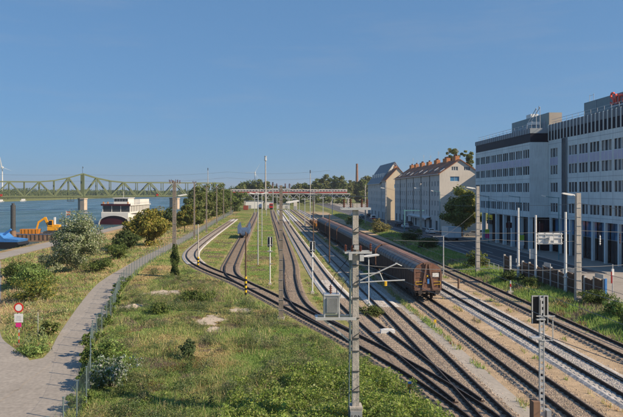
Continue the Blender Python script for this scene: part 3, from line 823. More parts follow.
pole('yard_lamp', 'slim twin headed yard lamp left of the black signal board, farther one', 'lamp post', -4.0, 130, 11.2, 0.10, 'steel_galv', None, None, 2)
pole('catenary_post', 'thin brown post between the white track and the wagons, nearer one', 'post', 7.8, 100, 7.9, 0.11, 'wood_brown')
pole('catenary_post', 'thin brown post between the white track and the wagons, farther one', 'post', 7.2, 138, 9.7, 0.12, 'wood_brown')
t = thing('yard_lamp', 'low white lamp post with a single flat head right of the nearest mast', 'lamp post', (8.37, 59.2, 0))
MB().tube((0, 0, 0), (0, 0, 5.35), 0.06, 0.045, 10).build('post', 'paint_white', t)
MB().box(-0.18, 0.18, -0.18, 0.18, -0.1, 0.2).build('footing', 'concrete', t)
lamp_head(t, (-0.55, 0, 5.35), 1, 1.3)

def signal(label, x, y, h, bw=0.62, bh=1.25, lattice=False):
    t = thing('railway_signal', label, 'signal', (x, y, 0))
    if lattice:
        mb = MB()
        for s in (-1, 1): mb.box(s * 0.10 - 0.025, s * 0.10 + 0.025, -0.06, 0.06, -0.2, h)
        for i in range(int(h / 0.3)): mb.box(-0.08, 0.08, -0.05, 0.05, 0.1 + i * 0.3, 0.25 + i * 0.3)
        mb.build('post', 'steel_galv', t)
        mb = MB(); mb.box(-0.3, 0.62, -0.12, -0.06, h - 1.02, h - 0.97); mb.box(0.5, 0.54, -0.1, -0.05, h - 2.2, h - 0.97); mb.box(-0.05, 0.54, -0.1, -0.05, h - 2.22, h - 2.17); mb.box(-0.6, -0.1, -0.3, 0.1, h - 2.1, h - 2.02)
        mb.build('ladder_bracket', 'steel_galv', t)
        MB().box(-0.5, -0.18, -0.25, 0.25, 0.0, 1.15).build('relay_box', 'rust_steel', t)
        MB().box(0.18, 0.40, -0.2, 0.2, 0.0, 0.7).build('relay_box', 'paint_grey', t)
        bx0 = -0.06
    else:
        MB().tube((0, 0, -0.2), (0, 0, h - 0.1), 0.075, n=10).build('post', 'paint_white', t)
        MB().box(-0.2, 0.2, -0.2, 0.2, -0.1, 0.3).build('footing', 'concrete', t)
        mb = MB(); mb.bar((0, -0.1, h * 0.45), (0.35, -0.1, h * 0.45), 0.05); mb.box(-0.3, 0.3, -0.3, 0.1, h - bh - 0.55, h - bh - 0.48); mb.build('step', 'steel_galv', t)
        bx0 = 0
    b_ = MB().prism([(bx0 - bw / 2, h - bh), (bx0 + bw / 2, h - bh), (bx0 + bw / 2, h), (bx0 - bw / 2, h)], 0.06, 0.13).build('signal_board', 'paint_black', t)
    mb = MB()
    for px_, pz in ((-0.16, 0.3), (0.16, 0.3), (-0.16, 0.7), (0.16, 0.95)):
        mb.tube((bx0 + px_, 0.13, h - bh + pz), (bx0 + px_, 0.38, h - bh + pz), 0.11, n=10)
    mb.build('lamp_hood', 'paint_black', b_)
    mb = MB(); mb.box(bx0 - bw / 2, bx0 + bw / 2, 0.04, 0.06, h - 0.05, h); mb.box(bx0 - bw / 2, bx0 - bw / 2 + 0.05, 0.04, 0.06, h - bh, h - 0.05); mb.box(bx0 + bw / 2 - 0.05, bx0 + bw / 2, 0.04, 0.06, h - bh, h - 0.05)
    mb.build('board_rim', 'steel_galv', b_)
    mb = MB(); mb.box(bx0 - 0.22, bx0 + 0.22, -0.1, 0.06, h - bh + 0.2, h - bh + 0.26); mb.box(bx0 - 0.05, bx0 + 0.05, -0.06, 0.06, h - bh + 0.3, h - 0.2); mb.build('board_bracket', 'steel_galv', b_)
signal('signal with black board on white post in the grass left of the tall mast', -1.35, 76.4, 6.0)
signal('signal with black board on white post beside the straight pale track', 3.55, 70, 5.95)
signal('nearest signal with black lamp board on a slotted post at lower right', 12.95, 30.8, 6.35, 0.82, 1.40, True)

# small trackside things
t = thing('marker_post', 'short orange topped marker post in the weeds beside the ladder track', 'marker', (6.95, 33.5, 0))
MB().tube((0, 0, 0), (0, 0, 0.85), 0.045).build('post', 'paint_grey', t); MB().box(-0.09, 0.09, -0.05, 0.05, 0.85, 1.15).build('plate', 'paint_orange', t); MB().box(-0.09, 0.09, -0.05, 0.05, 1.15, 1.25).build('cap', 'paint_blue', t)
t = thing('marker_post', 'short yellow marker post in the grass left of the wagon track', 'marker', (13.0, 52.3, 0))
MB().tube((0, 0, 0), (0, 0, 0.5), 0.06).build('post', 'paint_grey', t); MB().box(-0.09, 0.09, -0.04, 0.04, 0.35, 0.75).build('plate', 'paint_yellow', t)
t = thing('point_motor', 'small white point motor box between converging tracks', 'box', (8.6, 50.0, 0.1))
MB().prism([(-0.6, 0), (0.6, 0), (0.55, 0.3), (0.3, 0.36), (-0.3, 0.36), (-0.55, 0.3)], -0.22, 0.22).build('case', 'paint_white', t); MB().box(-1.3, -0.6, -0.05, 0.05, 0.05, 0.12).build('rod', 'steel_galv', t)
t = thing('distance_post', 'short red and white post by the overgrown track', 'post', (25.9, 70, 0.1))
for i in range(4): MB().tube((0, 0, i * 0.35), (0, 0, 0.35 + i * 0.35), 0.08).build('band', 'paint_red' if i == 2 else 'paint_white', t)
MB().box(-0.3, 0.3, -0.2, 0.2, -0.1, 0.25).build('footing', 'concrete', t)
t = thing('trackside_post', 'short dark post right of the lit wagon end', 'post', (20.9, 73, 0))
MB().tube((0, 0, 0), (0, 0, 1.3), 0.12).build('post', 'rust_steel', t); MB().box(-0.18, 0.18, -0.18, 0.18, -0.1, 0.12).build('footing', 'concrete', t)
t = thing('catenary_post', 'thin grey post standing on the bank behind the wagon end', 'post', (22.0, 84, 0))
MB().tube((0, 0, 0), (0, 0, 5.6), 0.09, 0.07).build('post', 'steel_galv', t); MB().bar((0, 0, 5.5), (-1.4, 0, 5.45), 0.06).build('arm', 'steel_galv', t)

# ------------------------------------------------------------------ fence along the path
FSP = spline(FENCE, 2.5)
ft = thing('wire_mesh_fence', 'long blue green wire mesh fence between the path and the meadow', 'fence', (0, 0, 0))
pm = MB(); pm.tube((0, 0, -0.3), (0, 0, 2.05), 0.035, n=6); pm.box(-0.05, 0.05, -0.05, 0.05, 2.05, 2.09); PM = pm.mesh('post', 'fence_green')
wm = MB()
for i in range(25):
    x = 0.1 * i + 0.05; wm.bar((x, 0, 0.08), (x, 0, 2.0), 0.003)
for z in (0.1, 1.0, 1.98): wm.bar((0.02, 0.014, z), (2.48, 0.014, z), 0.004)
WM = wm.mesh('mesh_panel', 'fence_green')
for i, p in enumerate(FSP):
    link('post', PM, ft, (p.x, p.y, 0))
    if i + 1 < len(FSP):
        d = FSP[i + 1] - p
        link('mesh_panel', WM, ft, (p.x, p.y, 0), math.atan2(d.y, d.x))

# ------------------------------------------------------------------ barrier, gantry and railing on the street side
BL0, BL1 = Vector((30.1, 83.5)), Vector((32.6, 62.5))
bt = thing('noise_barrier', 'weathered brown board barrier with grey posts beside the street', 'barrier', (0, 0, 0))
n = 13; d = (BL1 - BL0).normalized(); rz = math.atan2(d.y, d.x); seg = (BL1 - BL0).length / n
for i in range(n + 1):
    p = BL0 + d * (seg * i)
    hh = 2.75 if i in (0, 1) else 2.45 - 0.2 * (i % 3 == 2)
    if i not in (2,): MB().box(-0.09, 0.09, -0.12, 0.12, -0.2, hh + 0.15).build('post', 'steel_galv' if i % 2 else 'concrete', bt, (p.x, p.y, 0.2), rz)
    if i < n and i != 1:
        for b_ in range(4):
            u0 = 0.1 + b_ * (seg - 0.2) / 4
            MB().box(u0 + 0.01, u0 + (seg - 0.2) / 4 - 0.01, -0.05 + 0.02 * (b_ % 2), 0.03 + 0.02 * (b_ % 2), 0.05, hh - 0.06 * ((b_ * 7 + i * 3) % 3)).build('board', 'wood_brown', bt, (p.x, p.y, 0.2), rz)
        MB().box(0.1, seg - 0.1, 0.06, 0.12, hh * 0.72, hh * 0.72 + 0.12).build('rail', 'wood_brown', bt, (p.x, p.y, 0.2), rz)
        if i >= 4 and i % 3 == 0:
            MB().box(0.12, seg - 0.12, -0.03, 0.03, hh + 0.05, hh + 0.5).build('top_panel', 'steel_galv', bt, (p.x, p.y, 0.2), rz)
p = BL1; MB().box(-0.06, 0.06, -0.1, 0.1, 0.0, 2.6).build('end_post', 'paint_blue', bt, (p.x + 0.03, p.y - 0.2, 0.2), rz)
rt = thing('railing', 'short grey metal railing left of the board barrier', 'railing', (0, 0, 0))
A, B = Vector((29.6, 96)), Vector((30.0, 85.5)); n = 7
for i in range(n):
    p = A.lerp(B, i / (n - 1)); MB().tube((p.x, p.y, 0.2), (p.x, p.y, 1.5), 0.04, n=6).build('post', 'steel_galv', rt)
for z in (0.75, 1.1, 1.45): MB().bar((A.x, A.y, z), (B.x, B.y, z), 0.045).build('rail', 'steel_galv', rt)
for lb, x, y, h in (('white steel pole left of the sign gantry, by the first barrier board', 30.0, 78.4, 9.5), ('white steel pole at the right end of the sign gantry', 31.2, 68, 9.3)):
    t = thing('steel_pole', lb, 'pole', (x, y, 0.2))
    MB().tube((0, 0, -0.4), (0, 0, h - 0.2), 0.17, 0.12, 12).build('post', 'paint_white', t)
    MB().box(-0.28, 0.28, -0.28, 0.28, -0.3, 0.2).build('footing', 'concrete', t)
    mb = MB(); mb.box(-0.2, 0.2, -0.2, 0.2, 1.9, 2.05); mb.box(-0.3, -0.17, -0.08, 0.08, 2.4, 2.9); mb.build('collar', 'steel_galv', t)
t = thing('road_sign_gantry', 'back of a large white road sign on a steel pole over the barrier', 'sign', (30.8, 75, 0.2))
MB().tube((0, 0, -0.4), (0, 0, 8.5), 0.15, 0.12, 12).build('post', 'paint_white', t)
MB().box(0.3, 3.25, 0.12, 0.18, 4.95, 6.35).build('sign_panel', 'paint_white', t)
mb = MB()
for z in (5.1, 5.75, 6.2): mb.box(0.0, 3.3, -0.02, 0.11, z - 0.06, z + 0.06)
for x in (0.35, 1.2, 2.2, 3.1): mb.box(x - 0.04, x + 0.04, 0.0, 0.115, 4.95, 6.35)
mb.build('stiffener', 'steel_galv', t)
MB().box(1.55, 2.0, -0.3, -0.02, 5.45, 5.95).build('control_box', 'paint_white', t)
MB().box(-0.7, -0.05, 0.1, 0.16, 3.2, 4.4).build('side_panel', 'steel_galv', t)

# ------------------------------------------------------------------ buildings
def facade(mb, pt, u0, u1, z0, z1, rects, depth=0.22, mi=0):
    """wall sheet with real openings and reveals; pt(u, d, z): d is depth into the wall"""
    us = sorted({u0, u1, *[r[0] for r in rects], *[r[1] for r in rects]})
    zs = sorted({z0, z1, *[r[2] for r in rects], *[r[3] for r in rects]})
    us = [u for i, u in enumerate(us) if i == 0 or u - us[i - 1] > 1e-5]; zs = [z for i, z in enumerate(zs) if i == 0 or z - zs[i - 1] > 1e-5]
    for zi in range(len(zs) - 1):
        run = None
        for ui in range(len(us)):
            hole = True
            if ui < len(us) - 1:
                cu = (us[ui] + us[ui + 1]) / 2; cz = (zs[zi] + zs[zi + 1]) / 2
                hole = any(r[0] < cu < r[1] and r[2] < cz < r[3] for r in rects)
            if not hole and run is None: run = us[ui]
            if hole and run is not None:
                mb.quad(pt(run, 0, zs[zi]), pt(us[ui], 0, zs[zi]), pt(us[ui], 0, zs[zi + 1]), pt(run, 0, zs[zi + 1]), mi); run = None
    for a, b_, c, e in rects:
        for (ua, za), (ub, zb) in (((a, c), (b_, c)), ((b_, c), (b_, e)), ((b_, e), (a, e)), ((a, e), (a, c))):
            mb.quad(pt(ua, 0, za), pt(ub, 0, zb), pt(ub, depth, zb), pt(ua, depth, za), mi)
WIN = {}
def window(parent, side, u, d, z, w, h, frame='paint_white', glass='glass', split=1, at=None, depth=0.18, transom=False):
    """window unit set back in its opening: frame, mullions and a pane; shared mesh per size"""
    key = (side, round(w, 2), round(h, 2), frame, glass, split, transom)
    if key not in WIN:
        mb = MB(); f = 0.07
        def bx(a0, a1, d0, d1, z0, z1, mi):
            if side == 'x': mb.box(d0, d1, a0, a1, z0, z1, mi)
            else: mb.box(a0, a1, d0, d1, z0, z1, mi)
        bx(0, f, -0.04, 0.05, 0, h, 0); bx(w - f, w, -0.04, 0.05, 0, h, 0); bx(f, w - f, -0.04, 0.05, 0, f, 0); bx(f, w - f, -0.04, 0.05, h - f, h, 0)
        for k_ in range(1, split): bx(w * k_ / split - 0.03, w * k_ / split + 0.03, -0.03, 0.05, f, h - f, 0)
        if transom: bx(f, w - f, -0.028, 0.05, h * 0.68, h * 0.68 + 0.06, 0)
        bx(f, w - f, 0.005, 0.03, f, h - f, 1)
        WIN[key] = mb.mesh('window', [frame, glass])
    loc = (d + depth, u, z) if side == 'x' else (u, d + depth, z)
    return link('window', WIN[key], parent, loc)

GZ = 0.14
def office_wing(label, X, Y0, Y1, ztop, zband, ribs, depth, bays, bay0, bayp, skip=(), ground='shop', Xoff=0):
    t = thing('office_building', label, 'building', (0, 0, 0))
    rows = [(18.1, 19.75), (14.85, 16.5), (11.5, 13.25), (7.75, 9.4)]
    rects = []; wins = []
    for b_ in range(bays):
        y = bay0 + b_ * bayp
        if b_ in skip: continue
        k_ = 0
        for j, (dy, w) in enumerate(((0.0, 0.92), (1.03, 1.05), (2.19, 0.92))):
            a = y + dy
            if a < Y0 + 0.2 or a + w > Y1 - 0.2: continue
            for z0, z1 in rows:
                rects.append((a, a + w, z0, z1)); wins.append((a, z0, w, z1 - z0))
    mb = MB(); pt = lambda u, dd, z: (X + dd, u, z)
    facade(mb, pt, Y0, Y1, 6.6, zband, rects, 0.25)
    # other walls and roof slab
    mb.quad((X, Y0, 6.6), (X + depth, Y0, 6.6), (X + depth, Y0, zband), (X, Y0, zband)); mb.quad((X, Y1, 6.6), (X + depth, Y1, 6.6), (X + depth, Y1, zband), (X, Y1, zband))
    mb.quad((X + depth, Y0, GZ), (X + depth, Y1, GZ), (X + depth, Y1, zband), (X + depth, Y0, zband))
    mb.quad((X, Y0, 6.6), (X, Y1, 6.6), (X + depth, Y1, 6.6), (X + depth, Y0, 6.6))
    mb.build('wall', 'facade_panel', t)
    for a, z, w, h in wins: window(t, 'x', a, X, z, w, h, 'facade_dark' if int(a * 3 + z) % 4 else 'paint_grey', 'blind' if int(a * 11 + z * 5) % 8 == 0 else ('glass' if int(a * 7 + z * 3) % 3 else 'glass_dark'))
    # cladding joints as thin proud strips of panel edging, storey by storey
    for z in (10.4, 14.0, 17.2 if not ribs else 20.6, 20.6 if not ribs else 7.2):
        MB().box(X - 0.02, X, Y0 + 0.05, Y1 - 0.05, z, z + 0.05).build('storey_joint', 'rib_grey', t)
    for i in range(int((Y1 - Y0) / 3.74)):
        yj = bay0 - 0.33 + i * bayp
        if Y0 < yj < Y1: MB().box(X - 0.012, X, yj - 0.02, yj + 0.02, 6.65, zband - 0.02).build('panel_joint', 'rib_grey', t)
    # lilac spandrels between the two upper window rows
    for b_ in range(bays):
        if b_ in skip: continue
        y = bay0 + b_ * bayp
        if y < Y0 or y + 3.1 > Y1: continue
        sp = MB().box(X - 0.03, X + 0.02, y - 0.05, y + 3.16, 16.58, 18.02).build('spandrel_panel', 'facade_lilac', t)
        mb = MB()
        for q in (0.975, 2.135): mb.box(X - 0.05, X - 0.03, y + q - 0.04, y + q + 0.04, 16.58, 18.02)
        mb.build('spandrel_strip', 'facade_panel', sp)
    # top storey: dark glazing below, ribbed metal above
    zm = zband + (ztop - zband) * (0.58 if ribs else 0.64)
    mb = MB(); mb.box(X + 0.06, X + depth - 0.1, Y0 + 0.06, Y1 - 0.06, zband, zm); mb.build('top_storey', 'facade_dark', t)
    mb = MB(); mb.box(X + 0.0, X + depth, Y0, Y1, zm, ztop); mb.build('parapet', 'rib_dark' if ribs else 'rib_grey', t)
    nfin = int((Y1 - Y0) / 1.25)
    fin = MB().box(-0.14, 0.0, -0.085, 0.085, 0, (ztop - zband) if ribs else (ztop - zm)).mesh('fin', 'facade_panel' if ribs else 'rib_grey')
    for i in range(nfin + 1):
        y = Y0 + 0.2 + (Y1 - Y0 - 0.4) * i / nfin
        link('fin', fin, t, (X if ribs else X - 0.002, y, zband + 0.01 if ribs else zm))
    # roof railing
    mb = MB()
    for z in (ztop + 0.45, ztop + 0.95): mb.bar((X + 0.5, Y0 + 0.4, z), (X + 0.5, Y1 - 0.4, z), 0.05)
    for i in range(int((Y1 - Y0) / 2.2)): mb.bar((X + 0.5, Y0 + 0.5 + i * 2.2, ztop), (X + 0.5, Y0 + 0.5 + i * 2.2, ztop + 0.95), 0.05)
    mb.build('roof_railing', 'steel_galv', t)
    return t
# near wing: blue glazed ground floor behind white columns
o1 = office_wing('long pale panelled office wing at right edge with dark ribbed top storey', 51.5, 86, 119.4, 24.4, 21.35, True, 20, 10, 85.2, 3.78, skip=(7,))
mb = MB(); mb.box(52.6, 71, 86.3, 119.3, GZ, 6.55); mb.build('ground_floor_wall', 'facade_dark', o1)
for i in range(9):
    y = 86.6 + i * 4.0
    c_ = MB().box(51.45, 51.85, y - 0.2, y + 0.2, GZ, 6.6).build('column', 'facade_panel', o1)
    if i < 8:
        for q in range(3):
            MB().box(52.4, 52.48, y + 0.3 + q * 1.2, y + 1.42 + q * 1.2, 3.9, 6.5).build('glazing', 'glass_blue', o1)
            MB().box(52.4, 52.48, y + 0.3 + q * 1.2, y + 1.42 + q * 1.2, 0.3, 3.8).build('glazing', 'glass_dark', o1)
        MB().box(52.34, 52.52, y + 0.2, y + 3.85, 3.8, 3.9).build('transom', 'paint_grey', o1)
# stair window strip
s_ = MB().box(51.42, 51.52, 111.55, 113.55, 6.7, 21.3).build('stair_glazing', 'glass_dark', o1)
mb = MB()
for q in range(4): mb.box(51.36, 51.42, 111.55 + q * 0.645 - 0.02, 111.55 + q * 0.645 + 0.05, 6.7, 21.3)
mb.build('mullion', 'rib_grey', s_)
# far wing, one step forward of it
o2 = office_wing('far office wing with dark smooth top storey and yellow sign over its passage', 48.0, 119.5, 153, 23.8, 21.1, False, 7.2, 9, 119.9, 3.72)
MB().box(51, 55.1, 119.9, 152.8, GZ, 6.55).build('ground_floor_wall', 'facade_dark', o2)
for i in range(8):
    y = 120.2 + i * 4.6
    MB().box(48.02, 48.7, y - 0.35, y + 0.35, GZ, 6.6).build('column', 'facade_panel', o2)
for i, y in enumerate((120.8, 125.4)):
    MB().box(48.9, 49.0, y, y + 3.6, 0.3, 6.4).build('glazing', 'glass_blue' if i else 'glass_dark', o2)
sg = MB().box(47.8, 47.95, 140.5, 144.0, 5.2, 6.3).build('shop_sign', 'sign_yellow', o2)
MB().box(47.7, 47.8, 140.9, 143.6, 5.35, 5.6).build('sign_strip', 'paint_black', sg)
MB().box(47.8, 47.95, 140.5, 144.0, 4.2, 5.1).build('shop_sign', 'paint_black', o2)
MB().box(47.85, 48.4, 143.2, 146.4, 0.3, 2.6).build('shop_booth', 'paint_teal', o2)
MB().box(63, 80, 157, 176, GZ, 22.0).build('unseen_shade_block', 'facade_panel', o2)  # unseen block added behind the office to cast shade on the cream gable
# roof houses
p1 = MB().box(52.5, 55.1, 121.6, 141, 23.81, 27.1).build('penthouse', 'penthouse', o2)
MB().box(52.55, 55.05, 121.5, 121.6, 23.9, 27.05).build('penthouse_end', 'penthouse_end', p1)
MB().box(53.2, 54.8, 132, 134.5, 27.1, 28.1).build('roof_unit', 'paint_white', p1)
mb = MB()
for q in range(6): mb.box(52.45, 52.5, 123 + q * 3.0, 124.4 + q * 3.0, 24.2, 25.6)
mb.build('vent', 'rib_grey', p1)
mb = MB()
for y in (120.4, 122.2): mb.tube((50.3, y, 23.8), (50.3, y, 28.0), 0.06)
mb.bar((50.3, 120.4, 28), (50.3, 126.5, 24.6), 0.1); mb.bar((50.3, 122.2, 28), (50.3, 126.5, 25.4), 0.1); mb.bar((49.9, 120, 28.05), (51.2, 123, 28.05), 0.1)
mb.build('roof_stair', 'steel_galv', o2)
MB().box(50, 51.6, 123.5, 126, 24.9, 25.5).build('roof_unit', 'paint_white', o2)
p2 = MB().box(57, 69, 87, 116.6, 24.41, 28.2).build('penthouse', 'penthouse', o1)
for q in range(6):
    MB().box(56.95, 57.0, 89 + q * 4.6, 89.12 + q * 4.6, 24.5, 28.15).build('panel_joint', 'rib_grey', p2)
MB().box(60, 62, 108, 110, 28.2, 28.9).build('roof_unit', 'paint_white', p2)
mb = MB()
for y in (115.5, 114): mb.tube((57.5, y, 28.2), (57.5, y, 29.6), 0.04)
mb.bar((57.5, 115.5, 29.4), (57.5, 114, 29.4), 0.05); mb.build('antenna', 'steel_galv', p2)
# red roof lettering, only its beginning is in the picture
text_mesh('roof_lettering', 'Stra', 3.1, 'sign_red_letters', o1, (56.3, 106.0, 26.3), (R(90), 0, R(-90)), 0.12)
MB().box(56.4, 56.5, 96.5, 106.2, 26.0, 26.15).build('lettering_rail', 'steel_galv', o1)

def house(label, X, Y0, Y1, ze, zr, depth, wall, roof, end, floors, nb, wz0=4.6, ground=True, zp=2.85, chim=()):
    t = thing('apartment_house', label, 'building', (0, 0, 0))
    rects = []; bp = (Y1 - Y0) / nb
    for i in range(nb):
        for f in range(floors):
            a = Y0 + bp * (i + 0.5) - 0.55; rects.append((a, a + 1.1, wz0 + f * zp, wz0 + f * zp + 1.5))
    gr = []
    if ground:
        for i in range(nb // 2):
            a = Y0 + 2 * bp * (i + 0.5) - 1.2; gr.append((a, a + 2.4, GZ + 0.3, 3.2))
    mb = MB(); facade(mb, lambda u, dd, z: (X + dd, u, z), Y0, Y1, GZ, ze, rects + gr, 0.2)
    mb.quad((X + depth, Y0, GZ), (X + depth, Y1, GZ), (X + depth, Y1, ze), (X + depth, Y0, ze))
    mb.build('wall', wall, t)
    for a, b_, z0, z1 in rects: window(t, 'x', a, X, z0, 1.1, 1.5, 'paint_white', 'glass', 2)
    for a, b_, z0, z1 in gr: window(t, 'x', a, X, z0, 2.4, z1 - z0, 'paint_grey', 'glass_dark', 3)
    xm = X + depth / 2
    # gable end facing the camera
    er = [(X + 3.0, X + 5.6, ze - 0.8 - 1.4, ze - 0.8), ] if depth > 10 else [(X + 3.2, X + 4.4, ze - 3.2, ze - 1.6)]
    er2 = [(X + 3.4, X + 5.2, ze + 0.9, ze + 2.0), (X + 6.9, X + 8.7, ze + 0.9, ze + 2.0)] if depth > 10 else []
    mb = MB(); pe = lambda u, dd, z: (u, Y0 + dd, z)
    facade(mb, pe, X, X + depth, GZ, ze, er, 0.2)
    # triangle of the gable, cut into strips round its two windows
    sl = (zr - ze) / (depth / 2)
    def top(u): return ze + sl * min(u - X, X + depth - u)
    us = sorted({X, xm, X + depth, *[r[0] for r in er2], *[r[1] for r in er2]})
    for a, b_ in zip(us, us[1:]):
        w = [r for r in er2 if r[0] < (a + b_) / 2 < r[1]]
        lo = [(a, ze), (b_, ze)]
        if w:
            mb.quad(pe(a, 0, ze), pe(b_, 0, ze), pe(b_, 0, w[0][2]), pe(a, 0, w[0][2])); z0 = min(w[0][3], top(a), top(b_))
            mb.quad(pe(a, 0, z0), pe(b_, 0, z0), pe(b_, 0, max(z0, top(b_))), pe(a, 0, max(z0, top(a))))
        elif top(a) - ze < 1e-6: mb.add([pe(a, 0, ze), pe(b_, 0, ze), pe(b_, 0, top(b_))], [(0, 1, 2)])
        elif top(b_) - ze < 1e-6: mb.add([pe(a, 0, ze), pe(b_, 0, ze), pe(a, 0, top(a))], [(0, 1, 2)])
        else: mb.quad(pe(a, 0, ze), pe(b_, 0, ze), pe(b_, 0, top(b_)), pe(a, 0, top(a)))
    for r in er2:
        z1 = min(r[3], top(r[0]), top(r[1]))
        for q in range(3): window(t, 'y', r[0] + q * 0.6, Y0, r[2], 0.56, z1 - r[2], 'paint_white', 'glass', 1, depth=0.1)
    for r in er: window(t, 'y', r[0], Y0, r[2], r[1] - r[0], r[3] - r[2], 'paint_white', 'glass_blue', 2)
    mb.build('gable_wall', end, t)
    mb = MB(); g = lambda u, dd, z: (u, Y1 - dd, z); mb.add([(X, Y1, GZ), (X + depth, Y1, GZ), (X + depth, Y1, ze), (xm, Y1, zr), (X, Y1, ze)], [(0, 1, 2, 3, 4)]); mb.build('rear_gable', wall, t)
    ro = MB(); o_ = 0.45
    ro.prism([(X - o_, ze - o_ * sl + 0.02), (xm, zr + 0.02), (X + depth + o_, ze - o_ * sl + 0.02), (X + depth + o_, ze - o_ * sl + 0.24), (xm, zr + 0.26), (X - o_, ze - o_ * sl + 0.24)], Y0 - 0.35, Y1 + 0.1)
    rf = ro.build('roof', roof, t)
    MB().tube((X - o_ - 0.08, Y0 - 0.3, ze - o_ * sl + 0.16), (X - o_ - 0.08, Y1, ze - o_ * sl + 0.16), 0.1).build('gutter', 'steel_galv', rf)
    for i in range(1, 6):
        y = Y0 + (Y1 - Y0) * i / 6 if nb > 8 else None
        if y: MB().tube((X - 0.08, y, GZ), (X - 0.08, y, ze), 0.09).build('downpipe', 'steel_dark', t)
    for (y, w, h_, z) in chim:
        h_ = h_ * 0.75; w = w * 0.8; ch = MB().box(xm - 0.6, xm + 0.6, y, y + w, zr - 1.2, zr + h_).build('chimney', 'brick_orange', rf)
        mb = MB()
        for q in range(max(2, int(w / 1.1))): mb.tube((xm, y + 0.6 + q * 1.1, zr + h_), (xm, y + 0.6 + q * 1.1, zr + h_ + 0.5), 0.16)
        mb.build('chimney_pot', 'ceramic_brown', ch)
        mb = MB(); ay = y + w * 0.4; ah = 1.6 + (int(y) % 3) * 0.6
        mb.tube((xm + 0.4, ay, zr + h_), (xm + 0.4, ay, zr + h_ + ah), 0.04)
        for q in range(4): mb.bar((xm + 0.4 - 0.35, ay, zr + h_ + ah - 0.15 - q * 0.22), (xm + 0.4 + 0.35, ay, zr + h_ + ah - 0.15 - q * 0.22), 0.03)
        mb.build('antenna', 'steel_galv', ch)
    # skylights and dormers on the street side slope
    if nb > 8:
        for i in range(nb):
            y = Y0 + (Y1 - Y0) * (i + 0.5) / nb; u = 1.2 + (i % 2) * 0.9
            zz = ze + sl * u + 0.27
            sk = MB(); sk.add([(X + u - 0.6, y - 0.45, zz - 0.6 * sl), (X + u + 0.6, y - 0.45, zz + 0.6 * sl), (X + u + 0.6, y + 0.45, zz + 0.6 * sl), (X + u - 0.6, y + 0.45, zz - 0.6 * sl),
                             (X + u - 0.6, y - 0.45, zz - 0.6 * sl + 0.12), (X + u + 0.6, y - 0.45, zz + 0.6 * sl + 0.12), (X + u + 0.6, y + 0.45, zz + 0.6 * sl + 0.12), (X + u - 0.6, y + 0.45, zz - 0.6 * sl + 0.12)],
                   [(0, 3, 2, 1), (4, 5, 6, 7), (0, 1, 5, 4), (1, 2, 6, 5), (2, 3, 7, 6), (3, 0, 4, 7)])
            sk.build('skylight', 'roof_grey' if i % 3 else 'paint_white', rf)
    return t
house('long grey apartment row with red tiled roof, brick chimneys and cream gable end', 45.0, 176, 245, 16.7, 20.6, 11.6, 'plaster_grey', 'roof_tile', 'plaster_cream', 4, 20,
      chim=[(178.5, 4.5, 1.7, 0), (188, 5.5, 1.6, 0), (200, 4.5, 1.7, 0), (211, 4, 1.6, 0), (221, 4.5, 1.8, 0), (231, 3.5, 1.7, 0), (239, 4, 1.7, 0)])
house('small house with sunlit yellow end wall and orange roof beyond the grey row', 42.4, 250, 261, 16.2, 21.2, 9.6, 'plaster_grey', 'roof_tile', 'plaster_yellow', 4, 4, chim=[(255, 2.5, 1.2, 0)])
hc = house('far blue grey house with steep grey mansard roof', 42.0, 261.5, 300, 15.5, 24.0, 12, 'plaster_grey', 'roof_grey', 'plaster_white', 4, 8)
for i in range(6):
    y = 264 + i * 6.0
    dm = MB().box(43.6, 46.6, y, y + 2.6, 17.2, 19.6).build('dormer', 'plaster_white', hc)
    MB().box(43.55, 43.6, y + 0.4, y + 2.2, 17.6, 19.2).build('dormer_window', 'glass', dm)
# outdoor awning band over the shops of the grey row
aw = thing('shop_awning', 'pale awning band over the shops of the grey apartment row', 'awning', (0, 0, 0))
MB().prism([(44.95, 4.1), (43.4, 3.7), (43.4, 3.2), (43.5, 3.2), (43.6, 3.6), (44.95, 3.95)], 186, 214).build('canopy', 'paint_white', aw)
MB().box(43.36, 43.39, 188, 212, 3.25, 3.65).build('fascia', 'paint_grey', aw)

